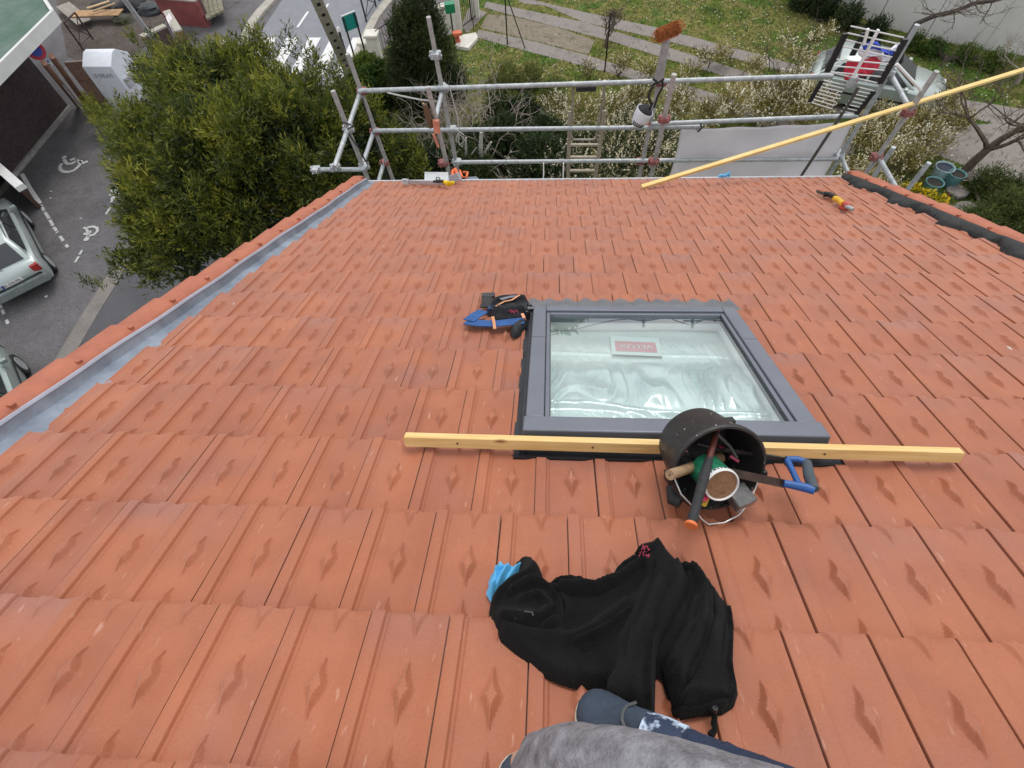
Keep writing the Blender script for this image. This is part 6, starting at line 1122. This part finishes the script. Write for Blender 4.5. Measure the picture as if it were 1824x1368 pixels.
CONI = leafmat('conifer_needle', (.012, .022, .007), (.034, .052, .014), (.085, .105, .028))
shrub('conifer', 'tall dark conifer rising behind the scaffold between railings and garden', 'tree', CONI, [(745, 165, 1.2, .95), (742, 130, 1.9, .9), (738, 95, 2.5, .75), (732, 60, 3.0, .62), (725, 30, 3.4, .42), (765, 20, 3.4, .35), (768, 60, 2.8, .5), (775, 100, 2.3, .6), (790, 150, 1.3, .8), (715, 110, 2.0, .45), (702, 45, 2.8, .25), (735, 5, 3.8, .25), (755, -12, 3.8, .3)], 6500, .28, (.10, .022), 9, .55, 21, inner=DARKG)
shrub('laurel_bush', 'glossy mid-green laurel bush below the pale stone pillars', 'bush', MIDG, [(655, 125, 1.2, .45), (680, 140, 1.3, .5), (700, 130, 1.0, .4), (640, 145, 1.3, .35), (672, 175, 1.0, .5), (655, 108, .9, .22)], 1900, .25, (.13, .045), 8, .4, 22, inner=DARKG)
shrub('laurel_bush', 'dark shapeless laurel mass behind the middle rails, right of the bare tangle', 'bush', DARKG, [(890, 200, .6, .5), (935, 210, .7, .6), (970, 245, .8, .6), (900, 250, .9, .7), (850, 265, .9, .6), (960, 285, 1., .7), (1010, 270, .7, .5), (700, 255, .8, .6), (720, 300, 1., .7), (770, 300, .9, .6), (840, 300, .9, .6)], 8200, .26, (.11, .035), 8, .4, 23)
shrub('laurel_bush', 'dull green bush on the lawn behind the top rail, left of centre', 'bush', leafmat('dull_green', (.045, .055, .012), (.10, .115, .025), (.20, .20, .05)), [(905, 135, .3, .45), (945, 140, .3, .45), (885, 155, .3, .4), (985, 160, .3, .4)], 900, .22, (.09, .025), 8, .5, 24)
# bare thorny tangle
rnd = random.Random(12); tg = Thing('bare_bramble', 'pale bare tangle of arching stems behind the second scaffold upright', 'bramble', G(800, 235, 0)); ln = []
for k in range(60):
    x, y = rnd.uniform(745, 895), rnd.uniform(190, 300); b = G(x, y, .8); branch_lines(b, (rnd.gauss(0, .8), rnd.gauss(0, .5), .8), rnd.uniform(.8, 1.5), .021, 2, rnd, .28, 3, .02, ln, .72)
tg.part('stems', limbs(ln, 4), BARKG)
for x0, y0, x1, y1, r_, lb_ in ((830, 245, 824, 322, .05, 'white peeling dead branch standing left of the pair behind the rails'), (857, 235, 850, 320, .085, 'thicker white peeling dead trunk behind the lower rail')):
    a, b = G(x0, y0, 2.0), G(x1, y1, .4); mb = MB(); mb.tube([b, b * .6 + a * .4 + [.05, 0, 0], a], [r_, r_ * .9, r_ * .5], 8); mb.tube([b * .6 + a * .4, b * .3 + a * .5 + [.3, 0, .8] + (a * .2), ] if False else [b * .6 + a * .4, a + [.25, 0, -.3]], [r_ * .6, r_ * .3], 6); single('dead_trunk', lb_, 'tree trunk', mb, M('peeled_white', (.42, .40, .36), .9, 0, .3, 8, .3), b)
# small bare trees
def bare(name, label, x, y, h, r0, seed, depth=4, kids=3, mat=BARK, lean=(0, 0, 1), L0=None, bend=.18, org_h=0, group=None, up=.2):
    rnd = random.Random(seed); b = G(x, y, org_h); t = Thing(name, label, 'tree', b, group); ln = branch_lines(b, lean, L0 or h * .45, r0, depth, rnd, bend, kids, up)
    mb = MB(); mb.tube(*ln[0], 8); t.part('trunk', mb, mat); t.part('crown', limbs(ln[1:], 4), mat); return t
bare('bare_tree', 'small spreading bare tree on the gravel strip, top centre', 1079, 84, 2.2, .075, 31, 5, 4, BARKB, (-.15, .1, 1), .8, .28)
bare('bare_tree', 'gnarled knee-high bare stump with short twigs on the lower path', 1101, 137, .9, .04, 32, 3, 3, BARK, (0, .1, 1), .42, .3)
# large bare tree at the right edge
bare('bare_tree', 'dark bare tree leaning up to the right edge beside the flat stones', 1715, 308, 4.2, .13, 33, 5, 4, BARKB, (.45, .25, .8), 1.8, .14, up=.1)
bare('bare_tree', 'twiggy grey bare tree in front of the white wall at far right', 1810, 150, 3., .06, 34, 5, 4, BARKG, (.1, 0, 1), 1.1, .2)
t = Thing('overhanging_branch', 'thick dark bare limb arching over the white wall above the garden car', 'branch', G(1640, 170, 0)); rnd = random.Random(35)
zs_ = [2.4, 2.9, 3.1, 3.2, 3.3, 3.4, 3.5]; px_ = [(1608, 82), (1632, 42), (1665, 28), (1700, 20), (1735, 6), (1768, 2), (1830, -14)]
main = [G(1600, 150, 0), G(1603, 112, 1.2)] + [G(x, y, z) for (x, y), z in zip(px_, zs_)]; mb = MB(); mb.tube(main, [.10, .085, .075, .07, .062, .055, .05, .042, .03], 8); t.part('limb', mb, BARK)
ln = []
for q in main[4:]:
    for k in range(4): branch_lines(q, (rnd.gauss(.2, .6), rnd.gauss(0, .6), rnd.gauss(.4, .5)), .55, .018, 2, rnd, .2, 3, .1, ln)
t.part('twigs', limbs(ln, 3), BARKB)
# flowering shrubs: fine twigs, olive leaves and cream blossom
BLOS = leafmat('cream_blossom', (.45, .38, .20), (.70, .62, .42), (.85, .82, .68), .7, .15); STRAW = leafmat('straw_leaf', (.070, .055, .014), (.18, .15, .032), (.36, .29, .085), .7, .2)
def blossom(label, lobes, seed, nl, nb, leafm=STRAW, twig=BARKB, group='blossoming shrubs behind the scaffold', bl=(.055, .05), name='blossom_shrub'):
    cen = [G(x, y, h) for x, y, h, r_ in lobes]; cm = np.mean(cen, 0); b = np.array([cm[0], cm[1], ZG]); t = Thing(name, label, 'shrub', b, group); rr_ = [(r_, r_, r_ * .75) for *_, r_ in lobes]
    if nl: crown(t.o, 'leaves', leafm, b, centres=cen, radii=rr_, n=nl, length=.26, leaf=(.055, .024), per=8, up=.55, shell=.25, seed=seed, spread=.5)
    crown(t.o, 'blossom', BLOS, b, centres=cen, radii=[tuple(1.04 * q for q in r_) for r_ in rr_], n=int(nb * .8), length=.30, leaf=bl, per=5, up=.5, shell=.45, seed=seed + 1, spread=.4)
    rnd = random.Random(seed); ln = []
    for c, (_, _, _, r_) in zip(cen, lobes):
        for k in range(3): q = np.array([c[0] + rnd.gauss(0, .15), c[1] + rnd.gauss(0, .15), ZG]); branch_lines(q, (rnd.gauss(0, .35), rnd.gauss(0, .35), 1), max(c[2] - ZG, .4) * .8, .016, 3, rnd, .16, 3, .1, ln)
    t.part('twigs', limbs(ln, 3), twig); return t
blossom('dense dark-leaved shrub thick with white blossom, right behind the ladder', [(1110, 250, 1.2, .7), (1130, 215, 1.3, .55), (1150, 280, 1.2, .7), (1090, 295, 1.1, .6), (1180, 240, 1.1, .6), (1190, 295, 1., .6)], 41, 2600, 1500, DARKG)
blossom('white-flecked dark shrub filling the space left of the ladder foot', [(990, 290, 1., .7), (960, 310, .8, .6), (1030, 300, 1., .6), (1045, 250, 1.1, .5), (930, 300, .8, .5)], 42, 2400, 700, DARKG)
blossom('loose cream-flowered shrub between ladder hoop and middle rail', [(990, 190, .9, .5), (1040, 200, .9, .5), (1090, 190, .8, .5), (1005, 225, .9, .4)], 43, 700, 380)
blossom('straw coloured shrub dotted with cream, behind the helmet', [(1130, 175, .8, .5), (1210, 180, .8, .55), (1260, 200, .9, .5)], 44, 950, 420)
blossom('low straw coloured shrub behind the upper edge of the white tarpaulin', [(1310, 180, .8, .6), (1370, 190, .8, .6), (1340, 160, .7, .5), (1430, 200, .8, .5)], 45, 1400, 560)
blossom('taller straw coloured shrub just left of the aerial', [(1400, 165, 1., .6), (1450, 180, 1., .6), (1420, 140, 1., .35)], 46, 1000, 420)
blossom('upright wands of cream blossom on the grass above the aerial', [(1400, 70, 1.1, .28), (1420, 95, 1., .25), (1455, 65, 1.3, .28), (1440, 105, .9, .25), (1478, 50, 1.6, .2)], 47, 200, 150)
blossom('cream-flowered shrub in front of the garden car and right of the mast', [(1560, 205, 1., .5), (1590, 235, 1., .55), (1540, 240, .9, .5), (1575, 270, .9, .5)], 48, 900, 520)
blossom('straw coloured shrub between the right scaffold upright and the dark bare tree', [(1640, 220, 1., .55), (1660, 255, .9, .5), (1700, 215, .9, .45), (1625, 280, .7, .4), (1690, 180, 1., .4)], 49, 1000, 520)
blossom('thin cream-specked shrub at the foot of the broom', [(1110, 110, .5, .35), (1230, 125, .5, .35), (1160, 125, .5, .4), (1050, 120, .4, .3)], 50, 320, 170)
blossom('small cream-specked shrub far along the garden path', [(1290, 90, .5, .35), (1345, 115, .5, .35), (1255, 100, .4, .3)], 51, 300, 160)
blossom('cream flowered shrub nearest the roof corner beside the scaffold foot', [(1540, 320, .7, .4), (1575, 335, .6, .35), (1520, 300, .7, .35)], 52, 700, 420)
# bright yellow bed and a red flower
t = Thing('yellow_flowers', 'bright yellow flower clump just beyond the right verge', 'flowers', G(1650, 355, 0)); cen = [G(x, y, .35) for x, y in ((1630, 345), (1650, 350), (1668, 360), (1640, 362), (1660, 372), (1622, 338))]
YEL = leafmat('yellow_petal', (.55, .36, .01), (.72, .52, .01), (.85, .68, .04), .6, .1); crown(t.o, 'petals', YEL, t.org, centres=cen, radii=[(.28, .22, .14)] * 6, n=330, length=.12, leaf=(.07, .06), per=4, up=.7, shell=.5, seed=61); crown(t.o, 'leaves', MIDG, t.org, centres=cen, radii=[(.3, .25, .15)] * 6, n=380, length=.2, leaf=(.08, .02), per=6, up=.6, shell=.1, seed=62)
t = Thing('red_flowers', 'small pink-red flowers between the yellow clump and the flat stone', 'flowers', G(1688, 352, 0)); cen = [G(1686, 350, .2), G(1673, 372, .2)]
crown(t.o, 'petals', leafmat('red_petal', (.40, .01, .05), (.55, .02, .08), (.6, .05, .12), .6, .1), t.org, centres=cen, radii=[(.09, .08, .05)] * 2, n=26, length=.06, leaf=(.05, .045), per=4, up=.7, shell=.4, seed=63); crown(t.o, 'leaves', MIDG, t.org, centres=cen, radii=[(.16, .14, .08)] * 2, n=90, length=.12, leaf=(.07, .03), per=5, up=.5, shell=.2, seed=64)
shrub('hedge_plant', 'ragged dark plants along the foot of the white wall at its left end', 'bush', DARKG, [(1470, 15, .3, .5), (1510, 30, .4, .45), (1560, 55, .35, .4), (1430, 0, .3, .5)], 1500, .3, (.12, .03), 7, .7, 71)
shrub('hedge_plant', 'ragged green plants along the foot of the white wall, right of the limb', 'bush', MIDG, [(1625, 78, .2, .35), (1660, 90, .2, .35), (1720, 100, .2, .35), (1770, 112, .2, .4)], 900, .25, (.10, .03), 7, .7, 72)
shrub('hedge_plant', 'low green shrub at bottom right beyond the verge and the stones', 'bush', leafmat('soft_green', (.030, .045, .010), (.065, .088, .020), (.13, .155, .04)), [(1790, 380, .5, .6), (1824, 350, .5, .6), (1760, 330, .3, .5), (1840, 410, .6, .7), (1740, 400, .4, .5)], 3200, .26, (.10, .022), 8, .5, 73)
shrub('street_shrub', 'scrubby olive shrub at the foot of the white container', 'bush', OLIVE, [(175, 200, .7, .35), (160, 180, .9, .22)], 260, .25, (.10, .025), 8, .6, 74)
# fine growth over the whole garden: too many blades to count
r = np.random.default_rng(77); N_ = 60000; px2 = r.uniform(620, 2000, N_); py2 = r.uniform(-20, 430, N_)
D = (RW.T @ np.stack([(px2 - 912) / FPX, (py2 - 684) / FPX, np.ones(N_)])).T; B = CW + ((ZG + .0 - CW[2]) / D[:, 2])[:, None] * D
poly = np.array([p[:2] for p in GP([(560, 330), (640, 200), (652, 118), (700, 72), (812, 2), (860, -60), (1700, -140), (3200, -100), (3600, 900), (1600, 900), (700, 420)])])
def inpoly(P, Q):
    c = np.zeros(len(P), bool)
    for a, b in zip(Q, np.roll(Q, -1, 0)): c ^= ((a[1] > P[:, 1]) != (b[1] > P[:, 1])) & (P[:, 0] < a[0] + (P[:, 1] - a[1]) / (b[1] - a[1] + 1e-12) * (b[0] - a[0]))
    return c
ok = inpoly(B[:, :2], poly)
for o in list(bpy.data.objects):
    if o.name.startswith('path') or o.name.startswith('gravel_path'):
        q = np.array([v.co[:2] for v in o.data.vertices]); ok &= ~(inpoly(B[:, :2], q) & (r.random(N_) > .06))
B = B[ok]; n = len(B); h = r.uniform(.03, .11, n)[:, None]; lean_ = np.c_[r.normal(0, .04, (n, 2)), np.zeros(n)]; sdv = np.c_[r.normal(0, 1, (n, 2)), np.zeros(n)]; sdv = sdv / np.linalg.norm(sdv, axis=1)[:, None] * .014
V = np.stack([B - sdv, B + sdv, B + lean_ + sdv * .3 + [0, 0, 1] * h, B + lean_ - sdv * .3 + [0, 0, 1] * h], 1).reshape(-1, 3)
g = npmesh('grass', V, np.arange(len(V)).reshape(-1, 4), leafmat('grass_blade', (.045, .080, .010), (.105, .145, .020), (.26, .23, .06), .7, .2), attrs={'tone': np.clip(.4 + .25 * np.sin(B[:, 0] * 1.3) * np.cos(B[:, 1] * 1.1) + r.normal(0, .2, n), 0, 1)}); g['kind'] = 'stuff'
sel = B[r.random(n) < .045]; n2 = len(sel); a_ = r.uniform(.012, .026, n2)[:, None]; c_ = sel + [0, 0, .07]
V = np.stack([c_ + a_ * [-1, -.7, .1], c_ + a_ * [1, -.7, 0], c_ + a_ * [1, .7, .2], c_ + a_ * [-1, .7, 0]], 1).reshape(-1, 3)
g = npmesh('daisies', V, np.arange(len(V)).reshape(-1, 4), leafmat('daisy', (.45, .42, .30), (.62, .60, .50), (.75, .75, .70), .7, .1), attrs={'tone': r.random(n2)}); g['kind'] = 'stuff'
# overhead line far beyond the ridge side, mirrored in the pane

def mirror(x, y, dist):            # where the pane at this point of the photo looks to
    q = UW(x, y, .038); d = nrm(ray(x, y)); return q + (d - 2 * np.dot(d, RN) * RN) * dist
D_ = 34
for k, x in enumerate((1146, 1190, 1233, 1273)):
    tpos = mirror(x, (583, 566, 585, 573)[k], D_); b_ = np.array([tpos[0], tpos[1], ZG]); t = Thing('line_pole', ('pole with crossarm mirrored nearest the middle of the window pane', 'second mirrored pole in the pane, the shortest', 'third mirrored pole in the pane, reaching lowest', 'mirrored pole nearest the right edge of the pane')[k], 'pole', b_, 'far poles mirrored in the window pane')
    mb = MB(); mb.tube([b_, tpos], [.16, .10], 8); t.part('shaft', mb, STEELD); mb = MB(); q = tpos - [0, 0, .5]; mb.beam(q - [.6, 0, 0], q + [.6, 0, 0], .1, .1); t.part('crossarm', mb, STEELD)
pts = [mirror(x, y, D_) for x, y in ((975, 598), (1010, 591), (1050, 580), (1090, 571), (1120, 568), (1146, 572), (1165, 569), (1190, 566), (1212, 574), (1233, 580), (1250, 570), (1273, 570), (1300, 575))]
mb = MB(); mb.tube(pts, .035, 5); single('overhead_cable', 'slack overhead cable mirrored across the top of the window pane', 'cable', mb, STEELD)
c1 = mirror(1005, 573, 40); c2 = mirror(985, 570, 40); b_ = np.array([c1[0], c1[1], ZG]); t = Thing('distant_tree', 'green treetop mirrored in the upper left corner of the window pane', 'tree', b_)
crown(t.o, 'crown', MIDG, b_, centres=[c1 + [0, 0, -.8], c2 + [0, 0, -1.], (c1 + c2) / 2 + [0, 0, -3]], radii=[1.5, 1.7, 3.2], n=1500, length=.8, leaf=(.4, .18), per=8, up=.4, shell=.3, seed=90); mb = MB(); mb.tube([b_, c1 - [0, 0, 1]], [.3, .15], 8); t.part('trunk', mb, BARK)
